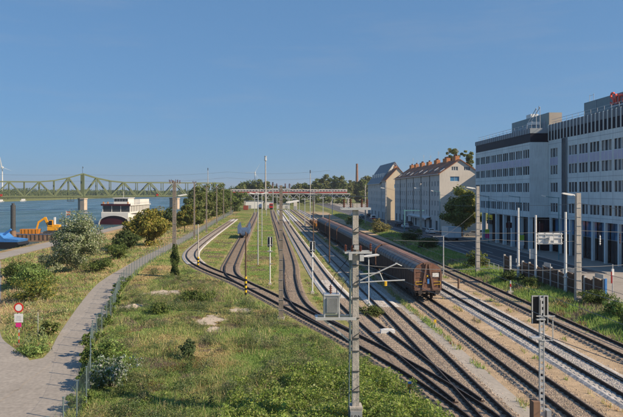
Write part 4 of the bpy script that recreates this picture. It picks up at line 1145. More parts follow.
# ------------------------------------------------------------------ street furniture and vehicles
def car(label, x, y, rz, paint, van=False):
    t = thing('van' if van else 'car', label, 'van' if van else 'car', (x, y, 0.024), rz, 'cars parked along the street')
    L_, W_ = (5.2, 0.98) if van else (4.4, 0.88)
    if van: side = [(-2.6, 0.35), (2.6, 0.35), (2.6, 0.95), (2.2, 1.15), (1.55, 2.05), (1.2, 2.25), (-2.5, 2.3), (-2.6, 2.1)]
    else: side = [(-2.2, 0.3), (2.2, 0.3), (2.2, 0.7), (1.9, 0.85), (1.05, 0.98), (0.4, 1.42), (-1.2, 1.46), (-1.85, 1.05), (-2.2, 0.95)]
    mb = MB(); nseg = len(side); vs = []
    for sx, ins in ((-W_, 0), (-W_ * 0.99, 0), (W_ * 0.99, 0), (W_, 0)):
        for a, z in side:
            k_ = 0.80 if z > 1.0 else 1.0
            vs.append((sx * k_, a, z))
    fs = [tuple(range(nseg))] + [tuple(range(4 * nseg - 1, 3 * nseg - 1, -1))]
    for r_ in range(3):
        for i in range(nseg): fs.append((r_ * nseg + i, r_ * nseg + (i + 1) % nseg, (r_ + 1) * nseg + (i + 1) % nseg, (r_ + 1) * nseg + i))
    mb.add(vs, fs); mb.build('body', paint, t)
    h0, h1 = (1.3, 1.95) if van else (1.03, 1.38)
    for s in (-1, 1):
        xs = s * (W_ * 0.83)
        y0, y1 = (0.4, 1.6) if van else (-1.5, 0.75)
        MB().prism([(y0, h0), (y1, h0), (y1 - 0.45, h1), (y0 + 0.2, h1)], xs - 0.07, xs + 0.07, axis='x').build('side_window', 'glass_dark', t)
    fy = (2.2, 1.6) if van else (1.05, 0.42)
    mb = MB(); w = W_ * 0.72
    mb.add([(-w, fy[0] + 0.03, h0 - 0.02), (w, fy[0] + 0.03, h0 - 0.02), (w * 0.95, fy[1] + 0.06, h1 + 0.02), (-w * 0.95, fy[1] + 0.06, h1 + 0.02)], [(0, 1, 2, 3)]); mb.build('windscreen', 'glass_dark', t)
    by = (-2.63, -2.62) if van else (-1.95, -1.32)
    mb = MB(); mb.add([(-w, by[0], h0), (w, by[0], h0), (w * 0.95, by[1], h1), (-w * 0.95, by[1], h1)], [(0, 1, 2, 3)]); mb.build('rear_window', 'glass_dark', t)
    for s in (-1, 1):
        for yy in (-1.35, 1.35):
            wh = MB().tube((s * (W_ - 0.18), yy * (1.2 if van else 1), 0.32), (s * (W_ + 0.01), yy * (1.2 if van else 1), 0.32), 0.32, n=14).build('wheel', 'rubber', t)
            MB().tube((s * (W_ + 0.0), yy * (1.2 if van else 1), 0.32), (s * (W_ + 0.02), yy * (1.2 if van else 1), 0.32), 0.19, n=10).build('rim', 'car_silver', wh)
        MB().box(s * 0.7 - 0.12, s * 0.7 + 0.12, -L_ / 2 - 0.02, -L_ / 2 + 0.05, 0.72, 0.88).build('tail_light', 'paint_red', t)
        MB().box(s * 0.62 - 0.16, s * 0.62 + 0.16, L_ / 2 - 0.06, L_ / 2 + 0.01, 0.58, 0.7).build('headlight', 'lamp_lens', t)
    return t
CARS = [('white car parked before the shops, left of the dark one', 41.4, 172, 0.0, 'car_white'), ('dark car parked beside the white one near the gable corner', 44.6, 169, 0.0, 'car_dark'),
        ('white car parked behind the street tree near the office', 52.3, 164, 1.4, 'car_white'), ('silver car half hidden behind the box trailer', 49.5, 160, 1.3, 'car_silver'),
        ('white car on the street right of the teal gantry post', 39.6, 198, 0.0, 'car_white'), ('dark car ahead of the white car by the teal gantry', 39.2, 207, 0.0, 'car_dark'),
        ('dark car at the kerb below the yellow end wall', 44.5, 214, 0.0, 'car_dark'), ('silver car farther along below the yellow end wall', 44.5, 226, 0.0, 'car_silver'),
        ('white car far up the street left of the foreground mast top', 37.0, 285, 0.0, 'car_white'), ('white car far up the street, in the left lane', 34.9, 300, 3.14, 'car_white'),
        ('silver car far up the street, farthest one', 37.6, 318, 0.0, 'car_silver'), ('dark car far up the street behind the red van', 41, 290, 0.0, 'car_dark'),
        ('dark car far up the street, in the near lane', 35.2, 268, 3.14, 'car_dark')]
for lb, x, y, rz, pnt in CARS: car(lb, x, y, rz, pnt)
t = car('white van with red lower sides far up the street', 37.3, 252, 0.0, 'car_white', True)
for s in (-1, 1): MB().box(s * 0.99 - 0.012, s * 0.99 + 0.012, -2.5, 2.0, 0.5, 1.0).build('red_stripe', 'car_red', t)
MB().box(-0.8, 0.8, -2.63, -2.61, 0.45, 1.1).build('red_stripe', 'car_red', t)
t = thing('box_trailer', 'pale grey box trailer parked in front of the street tree', 'trailer', (40.8, 145.5, 0.024), 0.05)
MB().box(-1.55, 1.55, 0, 5.2, 0.75, 3.2).build('box', 'car_white', t); MB().box(-1.45, 1.45, 0.1, 5.1, 0.55, 0.75).build('chassis', 'steel_dark', t)
mb = MB(); mb.box(-1.56, 1.56, -0.02, 0.0, 3.05, 3.2); mb.box(-0.03, 0.03, -0.03, 0.0, 0.8, 3.05); mb.box(-1.56, -1.46, -0.02, 0, 0.78, 3.05); mb.box(1.46, 1.56, -0.02, 0, 0.78, 3.05); mb.build('door_frame', 'steel_galv', t)
for s in (-1, 1):
    for yy in (2.0, 3.0): MB().tube((s * 1.2, yy, 0.33), (s * 1.42, yy, 0.33), 0.33, n=14).build('wheel', 'rubber', t)
def street_lamp(label, x, y, h, arm, group='teal street lamps'):
    t = thing('street_lamp', label, 'lamp post', (x, y, 0.1), 0, group)
    MB().tube((0, 0, -0.2), (0, 0, h), 0.1, 0.07).build('post', 'paint_teal', t)
    MB().tube((0, 0, h - 0.1), (arm, 0, h + 0.15), 0.05).build('arm', 'paint_teal', t)
    lamp_head(t, (arm, 0, h + 0.15), 1 if arm > 0 else -1, 0.6)
street_lamp('slim teal street lamp before the far office wing', 46.6, 139, 10.5, -2.2)
street_lamp('slim teal street lamp before the joint of the office wings', 46.6, 121, 10.5, -2.2)
street_lamp('slim teal street lamp before the near office wing', 46.6, 104, 10.5, -2.2)
street_lamp('slim teal street lamp before the gable corner', 44.2, 172.5, 11.5, -1.8)
t = thing('traffic_gantry', 'teal post with a long horizontal arm over the street', 'gantry', (34.6, 174, 0.1))
MB().tube((0, 0, -0.2), (0, 0, 6.5), 0.16).build('post', 'paint_teal', t); MB().box(0, 5.6, -0.1, 0.1, 6.1, 6.35).build('arm', 'paint_teal', t); MB().box(-0.5, 0, -0.08, 0.08, 6.15, 6.3).build('arm_stub', 'paint_teal', t)
t = thing('street_sign', 'teal pole with a pale direction board in front of the street tree', 'sign', (45.8, 156, 0.14))
MB().tube((0, 0, -0.1), (0, 0, 9), 0.08).build('post', 'paint_teal', t); MB().box(-2.0, 0, -0.05, 0.05, 5.4, 5.9).build('direction_board', 'paint_white', t); MB().box(-0.5, 0.5, -0.12, -0.06, 3.2, 4.2).build('notice_board', 'paint_white', t)
for lb, x, y, mA, mB in (('magenta and lime advertising column before the far office wing', 45.9, 138, 'sign_lime', 'sign_magenta'), ('magenta topped post left of the box trailer', 39.9, 150, 'paint_white', 'sign_magenta'), ('lime and white advertising panel on a teal lamp, right of the tall white pole', 46.4, 119.5, 'sign_lime', 'paint_white')):
    t = thing('advertising_post', lb, 'sign', (x, y, 0.1))
    MB().tube((0, 0, -0.1), (0, 0, 3.2), 0.06).build('post', 'steel_galv', t)
    flip = 'trailer' in lb
    MB().box(-0.45, 0.45, -0.05, 0.05, 1.1, 2.1).build('lower_panel', mB if not flip else mA, t); MB().box(-0.45, 0.45, -0.055, 0.055, 2.1, 3.1).build('upper_panel', mA if not flip else mB, t)
t = thing('street_sign', 'dark red square sign board on a post beside the near office wing', 'sign', (46.7, 112, 0.14))
MB().tube((0, 0, -0.1), (0, 0, 6), 0.06).build('post', 'paint_grey', t); MB().box(-0.7, 0.7, -0.05, 0.05, 4.3, 5.7).build('board', 'hull_maroon', t)
t = thing('street_sign', 'dark red round edged sign on a post beside the far office wing', 'sign', (46.7, 127, 0.14))
MB().tube((0, 0, -0.1), (0, 0, 5.4), 0.06).build('post', 'paint_grey', t); MB().box(-0.6, 0.6, -0.05, 0.05, 4.0, 5.1).build('board', 'hull_maroon', t)
# bollard with a lamp on the forecourt
t = thing('street_lamp', 'small post with white and red head on the sunlit forecourt at right edge', 'lamp post', (36.9, 69, 0.145))
MB().tube((0, 0, -0.05), (0, 0, 3.3), 0.06).build('post', 'steel_galv', t); MB().box(-0.1, 0.12, -0.1, 0.1, 2.1, 2.8).build('head', 'lamp_lens', t); MB().box(-0.14, -0.1, -0.1, 0.1, 1.2, 2.5).build('plate', 'paint_red', t)

# ------------------------------------------------------------------ no entry sign on the island
t = thing('traffic_sign', 'round white sign with red ring above two plates on a banded post', 'sign', (-19.7, 46.6, 0))
for i in range(12): MB().tube((0, 0, -0.1 + i * 0.26), (0, 0, 0.16 + i * 0.26), 0.035, n=8).build('post_band', 'paint_red' if i % 2 and i < 8 else 'steel_galv', t)
d_ = MB().tube((0, -0.05, 2.82), (0, -0.03, 2.82), 0.37, n=28).build('disc', 'paint_red', t); MB().tube((0, -0.06, 2.82), (0, -0.051, 2.82), 0.25, n=28).build('disc_face', 'paint_white', d_)
p_ = MB().box(-0.33, 0.33, -0.05, -0.03, 1.72, 2.36).build('text_plate', 'paint_white', t)
mb = MB()
for i in range(4): mb.box(-0.2 + 0.02 * i, 0.2 - 0.03 * (i % 2), -0.055, -0.051, 1.86 + i * 0.1, 1.89 + i * 0.1)
mb.build('text_line', 'paint_grey', p_)
MB().box(-0.22, 0.2, -0.05, -0.03, 1.36, 1.68).build('red_plate', 'sign_magenta', t)
pole('marker_post', 'plain grey post on the island right of the round sign', 'post', -19.4, 49.5, 1.9, 0.035, 'paint_grey')
t = thing('marker_stone', 'white kilometre stone with red top beside the riverside road', 'stone', (-56.8, 122, -2.45))
MB().tube((0, 0, -0.2), (0, 0, 0.65), 0.5, 0.46, 12).build('stone', 'paint_white', t); MB().tube((0, 0, 0.65), (0, 0, 0.9), 0.46, 0.4, 12).build('cap', 'paint_orange', t)

# ------------------------------------------------------------------ river bridge
t = thing('truss_bridge', 'long green steel truss bridge with a peaked tower over the river pier', 'bridge', (0, 0, 0))
BA, BB = Vector((-300, 489)), Vector((-52, 612)); bd = (BB - BA).normalized(); bn = Vector((-bd.y, bd.x))
def bpnt(s, off, z): q = BA + bd * s + bn * off; return (q.x, q.y, z)
zb0 = 7.4; Sp = ((Vector((-176, 550)) - BA).dot(bd)); PAN = 12.0; Ltot = (BB - BA).length
def topz(s):
    k_ = abs(s - Sp) / PAN
    return 27.6 if k_ < 0.01 else (23.9 if k_ < 1.1 else (21.4 if k_ < 2.1 else 20.2))
nodes = [Sp + PAN * i for i in range(-int(Sp / PAN), int((Ltot - Sp) / PAN) + 1)]
for off in (-3.5, 3.5):
    MB().bar(bpnt(nodes[0], off, zb0), bpnt(nodes[-1], off, zb0), 0.9, 1.6).build('bottom_chord', 'bridge_green', t)
    for i, s in enumerate(nodes):
        k_ = round((s - Sp) / PAN)
        MB().bar(bpnt(s, off, zb0), bpnt(s, off, topz(s)), 0.6 if k_ else 2.2, 0.6 if k_ else 0.9).build('vertical', 'bridge_green', t)
        if i + 1 < len(nodes):
            s2 = nodes[i + 1]
            MB().bar(bpnt(s, off, topz(s)), bpnt(s2, off, topz(s2)), 0.9, 1.0).build('top_chord', 'bridge_green', t)
            if k_ % 2 == 0: MB().bar(bpnt(s, off, zb0), bpnt(s2, off, topz(s2)), 0.8, 0.9).build('diagonal', 'bridge_green', t)
            else: MB().bar(bpnt(s, off, topz(s)), bpnt(s2, off, zb0), 0.8, 0.9).build('diagonal', 'bridge_green', t)
for i, s in enumerate(nodes):
    MB().bar(bpnt(s, -3.5, topz(s)), bpnt(s, 3.5, topz(s)), 0.4).build('cross_beam', 'bridge_green', t)
a, b_ = bpnt(nodes[0], 0, zb0 + 0.4), bpnt(nodes[-1], 0, zb0 + 0.4)
MB().bar(a, b_, 6.4, 0.5).build('deck', 'steel_dark', t)
for off in (-4.4, 4.4):
    MB().bar(bpnt(nodes[0], off, zb0 - 0.3), bpnt(nodes[-1], off, zb0 - 0.3), 1.2, 0.3).build('walkway', 'bridge_green', t)
    MB().bar(bpnt(nodes[0], off * 1.1, zb0 + 0.9), bpnt(nodes[-1], off * 1.1, zb0 + 0.9), 0.12).build('handrail', 'bridge_green', t)
MB().tube(bpnt(Sp, 0, 27.6), bpnt(Sp, 0, 34.5), 0.14, 0.08).build('flagpole', 'steel_dark', t)
MB().bar(bpnt(Sp, 0, 33.2), bpnt(Sp + 0.6, 0, 33.2), 0.5, 1.4).build('beacon', 'steel_dark', t)
for s, lb in ((Sp + PAN * 5.5, 'a'), (Sp - PAN * 5.5, 'b')):
    q = bpnt(s, -5.2, zb0 + 1.4); MB().box(q[0] - 0.9, q[0] + 0.9, q[1] - 0.1, q[1] + 0.1, q[2] - 0.9, q[2] + 0.9).build('channel_sign', 'paint_red', t)
def pier(s, lb):
    q = bpnt(s, 0, 0); ang = math.atan2(bd.y, bd.x)
    pt_ = thing('bridge_pier', lb, 'pier', (q[0], q[1], RIVER_Z - 3), ang)
    MB().prism([(-3.0, -6.5), (0, -9), (3.0, -6.5), (3.0, 6.5), (0, 9), (-3.0, 6.5)], 0, zb0 - 0.9 - RIVER_Z + 1.6, axis='z').build('shaft', 'stone_pier', pt_)
    MB().prism([(-3.4, -6.8), (0, -9.4), (3.4, -6.8), (3.4, 6.8), (0, 9.4), (-3.4, 6.8)], zb0 - 0.9 - RIVER_Z + 1.6, zb0 - 0.7 - RIVER_Z + 2.3, axis='z').build('cap', 'stone_pier', pt_)
pier(Sp, 'stone river pier under the bridge tower')
pier(Sp + PAN * 7, 'bridge pier near the right bank behind the fence trees')
# inspection cradle under the deck, left of the pier
q = bpnt(Sp - PAN * 0.85, -1, 0)
t = thing('inspection_cradle', 'small grey inspection cradle hanging under the bridge left of the pier', 'cradle', (q[0], q[1], 3.2))
MB().box(-2.8, 2.8, -1.2, 1.2, 0, 0.4).build('floor', 'steel_dark', t)
mb = MB()
for x in (-2.7, 0, 2.7):
    for y in (-1.1, 1.1): mb.bar((x, y, 0.4), (x, y, 3.4), 0.15)
for z in (1.0, 1.6): mb.bar((-2.7, -1.1, z), (2.7, -1.1, z), 0.12)
mb.build('hanger', 'steel_dark', t)

# ------------------------------------------------------------------ viaduct and train at the end of the yard
t = thing('railway_viaduct', 'railway viaduct on slim piers crossing the far end of the yard', 'bridge', (0, 0, 0))
VY = 560
MB().box(-52, 62, VY - 4, VY + 4, 9.2, 10.1).build('deck', 'concrete', t)
MB().box(-52, 62, VY - 4.3, VY - 4.0, 9.5, 10.5).build('parapet', 'concrete', t)
for i in range(19):
    x = -52 + 6 * i
    MB().bar((x, VY - 3.9, 9.2), (x + 3, VY - 3.9, 5.8), 0.4).build('lattice', 'steel_galv', t); MB().bar((x + 3, VY - 3.9, 5.8), (x + 6, VY - 3.9, 9.2), 0.4).build('lattice', 'steel_galv', t)
MB().bar((-52, VY - 3.9, 5.7), (62, VY - 3.9, 5.7), 0.5).build('lower_chord', 'steel_galv', t)
for i in range(8):
    x = -48 + 15.5 * i; MB().box(x - 0.7, x + 0.7, VY - 3, VY + 3, -0.3, 5.5).build('pier', 'concrete', t)
for i in range(4):
    xa = -46 + i * 26.5
    if xa > 40: continue
    t = thing('rail_coach', ['leftmost white and red coach on the far viaduct', 'second white and red coach on the far viaduct', 'third white and red coach on the far viaduct', 'rightmost white and red coach on the far viaduct'][i], 'coach', (xa, VY, 10.1), 0, 'coaches of the train on the viaduct')
    MB().prism([(-1.4, 1.0), (1.4, 1.0), (1.4, 3.2), (1.0, 3.8), (-1.0, 3.8), (-1.4, 3.2)], 0.2, 26.2, axis='x').build('body', 'coach_white', t)
    MB().box(0.3, 26.1, -1.45, 1.45, 0.6, 1.6).build('red_band', 'coach_red', t)
    for k_ in range(9): MB().box(1.4 + k_ * 2.7, 3.2 + k_ * 2.7, -1.43, -1.39, 2.0, 2.9).build('window', 'glass_dark', t)
    for k_ in (3.5, 22.5): MB().box(k_ - 1.5, k_ + 1.5, -1.1, 1.1, 0.05, 0.75).build('bogie', 'wagon_dark', t)

# ------------------------------------------------------------------ yard buildings, masts and towers in the distance
def shed(label, x, y, w, d, h, wall, roof, doors=2, name='yard_shed'):
    t = thing(name, label, 'building', (x, y, 0))
    mb = MB(); mb.box(-w / 2, w / 2, 0, d, -0.1, h); mb.build('wall', wall, t)
    MB().prism([(-w / 2 - 0.3, h), (0, h + 0.5), (w / 2 + 0.3, h), (w / 2 + 0.3, h + 0.15), (0, h + 0.7), (-w / 2 - 0.3, h + 0.15)], -0.3, d + 0.3).build('roof', roof, t)
    for k_ in range(doors):
        xx = -w / 2 + w * (k_ + 0.5) / doors; MB().box(xx - 0.8, xx + 0.8, -0.06, -0.005, 0, min(2.4, h * 0.7)).build('door', 'paint_grey', t)
shed('low white shed at the end of the yard behind the red container', -18.5, 430, 12, 12, 5.0, 'plaster_white', 'roof_grey')
shed('second white shed at the yard end, right of the blue tank car', -8.5, 430, 6, 12, 4.6, 'plaster_white', 'roof_grey', 1)
shed('pale low hut at the yard end right of the light tower', 1.5, 425, 9, 8, 3.0, 'plaster_grey', 'roof_grey')
shed('slim beige signal cabin at the yard end', 9.3, 400, 2.2, 2.5, 6.2, 'plaster_cream', 'roof_grey', 1)
t = thing('shipping_container', 'dark red container at the left end of the yard', 'container', (-22.5, 395, 0))
MB().box(-1.5, 1.5, 0, 6, 0.1, 2.9).build('box', 'rust_steel', t)
mb = MB()
for i in range(7): mb.box(-1.4 + i * 0.45, -1.25 + i * 0.45, -0.05, 0, 0.2, 2.8)
mb.build('rib', 'car_red', t)
t = thing('locomotive', 'small red locomotive at the yard end beside the sheds', 'locomotive', (-6.3, 405, 0.3))
MB().prism([(-1.4, 0.9), (1.4, 0.9), (1.4, 3.2), (1.1, 3.7), (-1.1, 3.7), (-1.4, 3.2)], 0, 6).build('cab', 'car_red', t); MB().box(-1.1, 1.1, 6, 12, 0.9, 2.7).build('hood', 'car_red', t); MB().box(-1.3, 1.3, -0.3, 12.3, 0.5, 0.9).build('frame', 'wagon_dark', t)
MB().box(-1.1, 1.1, -0.05, -0.005, 2.2, 3.1).build('cab_window', 'glass_dark', t)
for yy in (2, 5, 8, 10.5): MB().tube((-0.9, yy, 0.35), (0.9, yy, 0.35), 0.45, n=12).build('wheelset', 'wagon_dark', t)
t = thing('tank_wagon', 'small blue tank wagon at the yard end between the white sheds', 'wagon', (-13.9, 415, 0.3))
MB().tube((0, 0, 2.0), (0, 8, 2.0), 1.2, n=16).build('tank', 'wagon_blue', t); MB().box(-1.2, 1.2, -0.3, 8.3, 0.5, 0.8).build('frame', 'wagon_dark', t)
for yy in (1.5, 6.5): MB().tube((-0.9, yy, 0.35), (0.9, yy, 0.35), 0.45, n=12).build('wheelset', 'wagon_dark', t)
def tower(label, x, y, h, r, head=True, name='light_tower'):
    t = thing(name, label, 'mast', (x, y, 0))
    MB().tube((0, 0, -0.2), (0, 0, h), r, r * 0.55, 10).build('shaft', 'concrete', t)
    if head:
        mb = MB(); mb.tube((0, 0, h - 2.6), (0, 0, h - 2.3), 1.0, n=10); mb.tube((0, 0, h - 2.3), (0, 0, h), 0.75, 0.65, n=10); mb.tube((0, 0, h), (0, 0, h + 0.25), 1.0, n=10)
        mb.build('floodlight_crown', 'steel_galv', t)
    else: MB().tube((0, 0, h), (0, 0, h + 2.2), r * 0.9, r * 0.9).build('antenna', 'steel_dark', t)
tower('tall slender floodlight tower rising over the middle of the yard', -9.9, 396, 34.2, 0.55)
tower('thin dark tipped mast right of the floodlight tower', 21, 445, 25, 0.4, False)
tower('thin dark mast above the fence trees at the bridge end', -66, 560, 31, 0.4, False)
tower('short lattice mast right of the floodlight tower', -6.3, 480, 17, 0.6, False)
t = thing('factory_chimney', 'round brick chimney standing above the trees at the far end', 'chimney', (98, 800, 0))
for i in range(6): MB().tube((0, 0, i * 8), (0, 0, i * 8 + 8), 2.3 - i * 0.16, 2.14 - i * 0.16, 16).build('shaft_ring', 'brick_brown', t)
def turbine(label, x, y, hub, bl, rot, face=0.5):
    t = thing('wind_turbine', label, 'wind turbine', (x, y, -2))
    MB().tube((0, 0, 0), (0, 0, hub), 2.2, 1.3, 12).build('tower', 'paint_white', t)
    MB().box(-1.8, 1.8, -3, 6, hub - 0.5, hub + 3.2).build('nacelle', 'paint_white', t)
    MB().tube((0, -3, hub + 1.4), (0, -5.5, hub + 1.4), 1.6, 0.6, 10).build('hub', 'paint_white', t)
    for k_ in range(3):
        a_ = rot + k_ * 2 * math.pi / 3
        MB().bar((0, -4.3, hub + 1.4), (bl * math.cos(a_), -4.3, hub + 1.4 + bl * math.sin(a_)), 4.0, 0.9, 0, 1.0).build('blade', 'paint_white', t)
turbine('small wind turbine above the trees behind the viaduct', -84, 2000, 75, 32, R(60))
turbine('wind turbine at the left edge above the bridge', -899, 2000, 92, 34, R(100))

# ------------------------------------------------------------------ ship
sx, sy = -80.5, 300
t = thing('river_ship', 'white passenger ship with dark maroon bow moored at the bank', 'ship', (sx, sy, RIVER_Z), R(-3))
secs = []
for y, hw, zk, zs in ((0, 6.6, 1.9, 5.6), (1.2, 7.3, 1.0, 5.2), (4, 7.6, -0.4, 4.8), (12, 7.6, -0.8, 4.6), (38, 7.6, -0.8, 4.6), (41, 7.2, -0.4, 4.6)):
    secs.append([(-hw, y, zs), (-hw, y, (zs + zk) / 2 - 0.3), (-hw * 0.78, y, zk), (0, y, zk - 0.4), (hw * 0.78, y, zk), (hw, y, (zs + zk) / 2 - 0.3), (hw, y, zs)])
mb = MB(); vs = [p for s_ in secs for p in s_]; K = 7
mb.add(vs, [(i * K + k_, i * K + k_ + 1, (i + 1) * K + k_ + 1, (i + 1) * K + k_) for i in range(len(secs) - 1) for k_ in range(K - 1)] + [tuple(range(K)), tuple(range((len(secs) - 1) * K, len(secs) * K)), ] + [(i * K, (i + 1) * K, (i + 1) * K + K - 1, i * K + K - 1) for i in range(len(secs) - 1)])
mb.build('hull', 'hull_white', t)
# dark maroon arched bow under the white rim
mb = MB(); n = 18; vs = [(0, -0.9, -0.6)]
for i in range(n + 1):
    a_ = math.pi * i / n; vs.append((-7.4 * math.cos(a_), -0.35 - 0.5 * math.sin(a_), -0.3 + 4.6 * math.sin(a_) ** 0.8))
mb.add(vs, [(0, i + 1, i + 2) for i in range(n)]); vs2 = [(x, y + 1.4, z) for x, y, z in vs]; mb.add(vs2, [(0, i + 2, i + 1) for i in range(n)])
mb.add(vs[1:] + vs2[1:], [(i, i + 1, n + 2 + i, n + 1 + i) for i in range(n)]); mb.build('bow', 'hull_maroon', t)
mb = MB()
for i in range(n):
    a0, a1 = math.pi * i / n, math.pi * (i + 1) / n
    P0, P1 = (-7.5 * math.cos(a0), -0.75 - 0.5 * math.sin(a0), -0.2 + 4.7 * math.sin(a0) ** 0.8), (-7.5 * math.cos(a1), -0.75 - 0.5 * math.sin(a1), -0.2 + 4.7 * math.sin(a1) ** 0.8)
    mb.bar(P0, P1, 0.5, 0.45)
mb.build('bow_rim', 'hull_white', t)
MB().box(-7.0, 7.0, 1.2, 40, 5.2, 6.0).build('main_deck', 'hull_white', t)
MB().box(-6.7, 6.7, 2.5, 39, 6.0, 9.0).build('saloon', 'glass_dark', t)
for i in range(4): MB().box(-6.8 + i * 4.45, -6.55 + i * 4.45, 2.35, 2.5, 6.0, 9.0).build('saloon_post', 'hull_white', t)
for i in range(13): MB().box(6.7, 6.82, 3 + i * 2.8, 4.4 + i * 2.8, 6.0, 9.0).build('side_panel', 'hull_white', t)
MB().box(-7.3, 7.3, 1.6, 39.5, 9.0, 9.35).build('sun_deck', 'hull_white', t)
MB().box(-7.35, 7.35, 1.5, 1.6, 9.0, 9.9).build('deck_band', 'hull_maroon', t)
wh = MB().box(-3.0, 4.2, 8, 18, 9.35, 12.6).build('wheelhouse', 'hull_white', t)
for i in range(5): MB().box(-2.7 + i * 1.38, -1.5 + i * 1.38, 7.9, 7.98, 11.0, 12.2).build('wheelhouse_window', 'glass_dark', wh)
MB().box(-3.4, 4.6, 7.4, 18.4, 12.6, 12.85).build('wheelhouse_roof', 'hull_white', wh)
MB().box(3.5, 7.2, 18.5, 36, 9.35, 12.0).build('upper_saloon', 'hull_white', t)
mb = MB()
for xx in (-7.2, 7.2):
    for z in (9.9, 10.4): mb.bar((xx, 2, z), (xx, 39, z), 0.1)
    for i in range(13): mb.bar((xx, 2 + i * 2.9, 9.35), (xx, 2 + i * 2.9, 10.4), 0.1)
for z in (10.1, 10.45): mb.bar((-7.2, 1.8, z), (7.2, 1.8, z), 0.1)
mb.build('railing', 'steel_galv', t)
for x, y in ((-6.4, 2.6), (-4.4, 3.2), (5.6, 3.0)):
    MB().box(x - 0.3, x + 0.3, y - 0.3, y + 0.3, 9.4, 10.9).build('life_vest_locker', 'paint_orange', t)
MB().tube((0.6, 12, 12.85), (0.6, 12, 16), 0.09).build('ship_mast', 'hull_white', t)

# ------------------------------------------------------------------ work barge, pile, excavator, boats
t = thing('work_barge', 'rusty flat work barge carrying the yellow excavator', 'barge', (-81, 196, RIVER_Z), R(2))
MB().prism([(-9, -0.6), (9, -0.6), (10, 0.9), (10, 2.2), (-10, 2.2), (-10, 0.9)], 0, 13).build('hull', 'rust_steel', t)
for i in range(16): MB().box(-9.8 + i * 1.3, -9.5 + i * 1.3, -0.15, 0.0, 0.6, 2.3).build('fender', 'wood_brown', t)
MB().box(-10, 10, -0.06, 0.2, 2.2, 2.4).build('deck_edge', 'wagon_blue', t)
t = thing('blue_pontoon', 'bright blue pontoon boat at the left edge of the water', 'boat', (-79.5, 171, RIVER_Z), R(-6))
MB().prism([(-8, -0.4), (5, -0.4), (7.5, 1.2), (7, 1.9), (-8, 1.9)], 0, 6).build('hull', 'paint_black', t)
MB().prism([(-8, 1.9), (7, 1.9), (7.3, 2.5), (3, 2.9), (1.5, 4.2), (-8, 4.0)], 0.3, 5.7).build('superstructure', 'paint_blue', t)
MB().bar((2.0, 2, 3.8), (4.2, 2, 5.3), 0.5).build('crane_arm', 'paint_blue', t); MB().box(-3, -0.5, 1, 4, 4.0, 5.3).build('wheelhouse', 'paint_grey', t)
t = thing('mooring_pile', 'thick dark steel pile standing up from the barge', 'pile', (-83.6, 193.5, RIVER_Z - 4))
MB().tube((0, 0, 0), (0, 0, 15.6), 0.75, n=18).build('shaft', 'steel_dark', t); MB().tube((0, 0, 15.6), (0, 0, 16.2), 0.45, n=12).build('cap', 'steel_dark', t)
MB().tube((0, 0, 5.8), (0, 0, 7.6), 0.85, n=18).build('guide_collar', 'rust_steel', t)
t = thing('skip_container', 'orange open container on the barge left of the excavator', 'container', (-79.8, 196.5, RIVER_Z + 2.4), R(2))
MB().prism([(-2.8, 0), (2.6, 0), (3.0, 1.5), (-3.0, 1.5)], 0, 2.4).build('body', 'paint_orange', t)
for i in range(5): MB().box(-2.3 + i * 1.1, -2.15 + i * 1.1, -0.12, 0, 0.1, 1.45).build('rib', 'paint_orange', t)
t = thing('excavator', 'yellow tracked excavator with folded boom working from the barge', 'excavator', (-73.8, 199, RIVER_Z + 2.25), R(4))
for s in (-1, 1):
    MB().prism([(-2.0, 0.15), (-1.7, 0), (1.7, 0), (2.0, 0.15), (2.1, 0.6), (1.7, 1.0), (-1.7, 1.0), (-2.1, 0.6)], s * 1.15 - 0.3, s * 1.15 + 0.3).build('crawler_track', 'steel_dark', t)
bd_ = MB().prism([(-0.8, 1.2), (2.6, 1.2), (2.9, 1.6), (2.8, 2.9), (1.2, 3.1), (-0.8, 2.6)], -1.35, 1.35).build('engine_body', 'digger_yellow', t)
MB().tube((0, 0, 0.9), (0, 0, 1.25), 0.9, n=14).build('turntable', 'steel_dark', t)
cb = MB().prism([(-0.6, 2.6), (0.9, 2.6), (0.9, 4.5), (-0.2, 4.5), (-0.6, 3.6)], -1.5, -0.3).build('cab', 'digger_yellow', t)
MB().prism([(-0.5, 2.9), (0.75, 2.9), (0.75, 4.3), (-0.15, 4.3), (-0.5, 3.6)], -1.53, -1.5).build('cab_window', 'glass_dark', cb)
MB().box(1.2, 1.7, -1.2, -0.6, 3.0, 5.4).build('exhaust_stack', 'paint_white', t)
mb = MB(); mb.bar((-0.6, 0.4, 1.9), (-2.0, 0.4, 5.3), 0.5, 0.75); mb.bar((-1.9, 0.4, 5.2), (-4.2, 0.4, 3.6), 0.45, 0.6); bm_ = mb.build('boom', 'digger_yellow', t)
MB().bar((-4.0, 0.4, 3.9), (-4.9, 0.4, 0.6), 0.4, 0.5).build('dipper_arm', 'digger_yellow', t); MB().prism([(-5.6, -0.6), (-4.4, -0.6), (-4.3, 0.6), (-5.2, 0.7)], 0.0, 0.8).build('bucket', 'steel_dark', t)
MB().bar((-0.9, 0.4, 2.6), (-2.6, 0.4, 4.5), 0.16).build('hydraulic_ram', 'steel_galv', bm_)
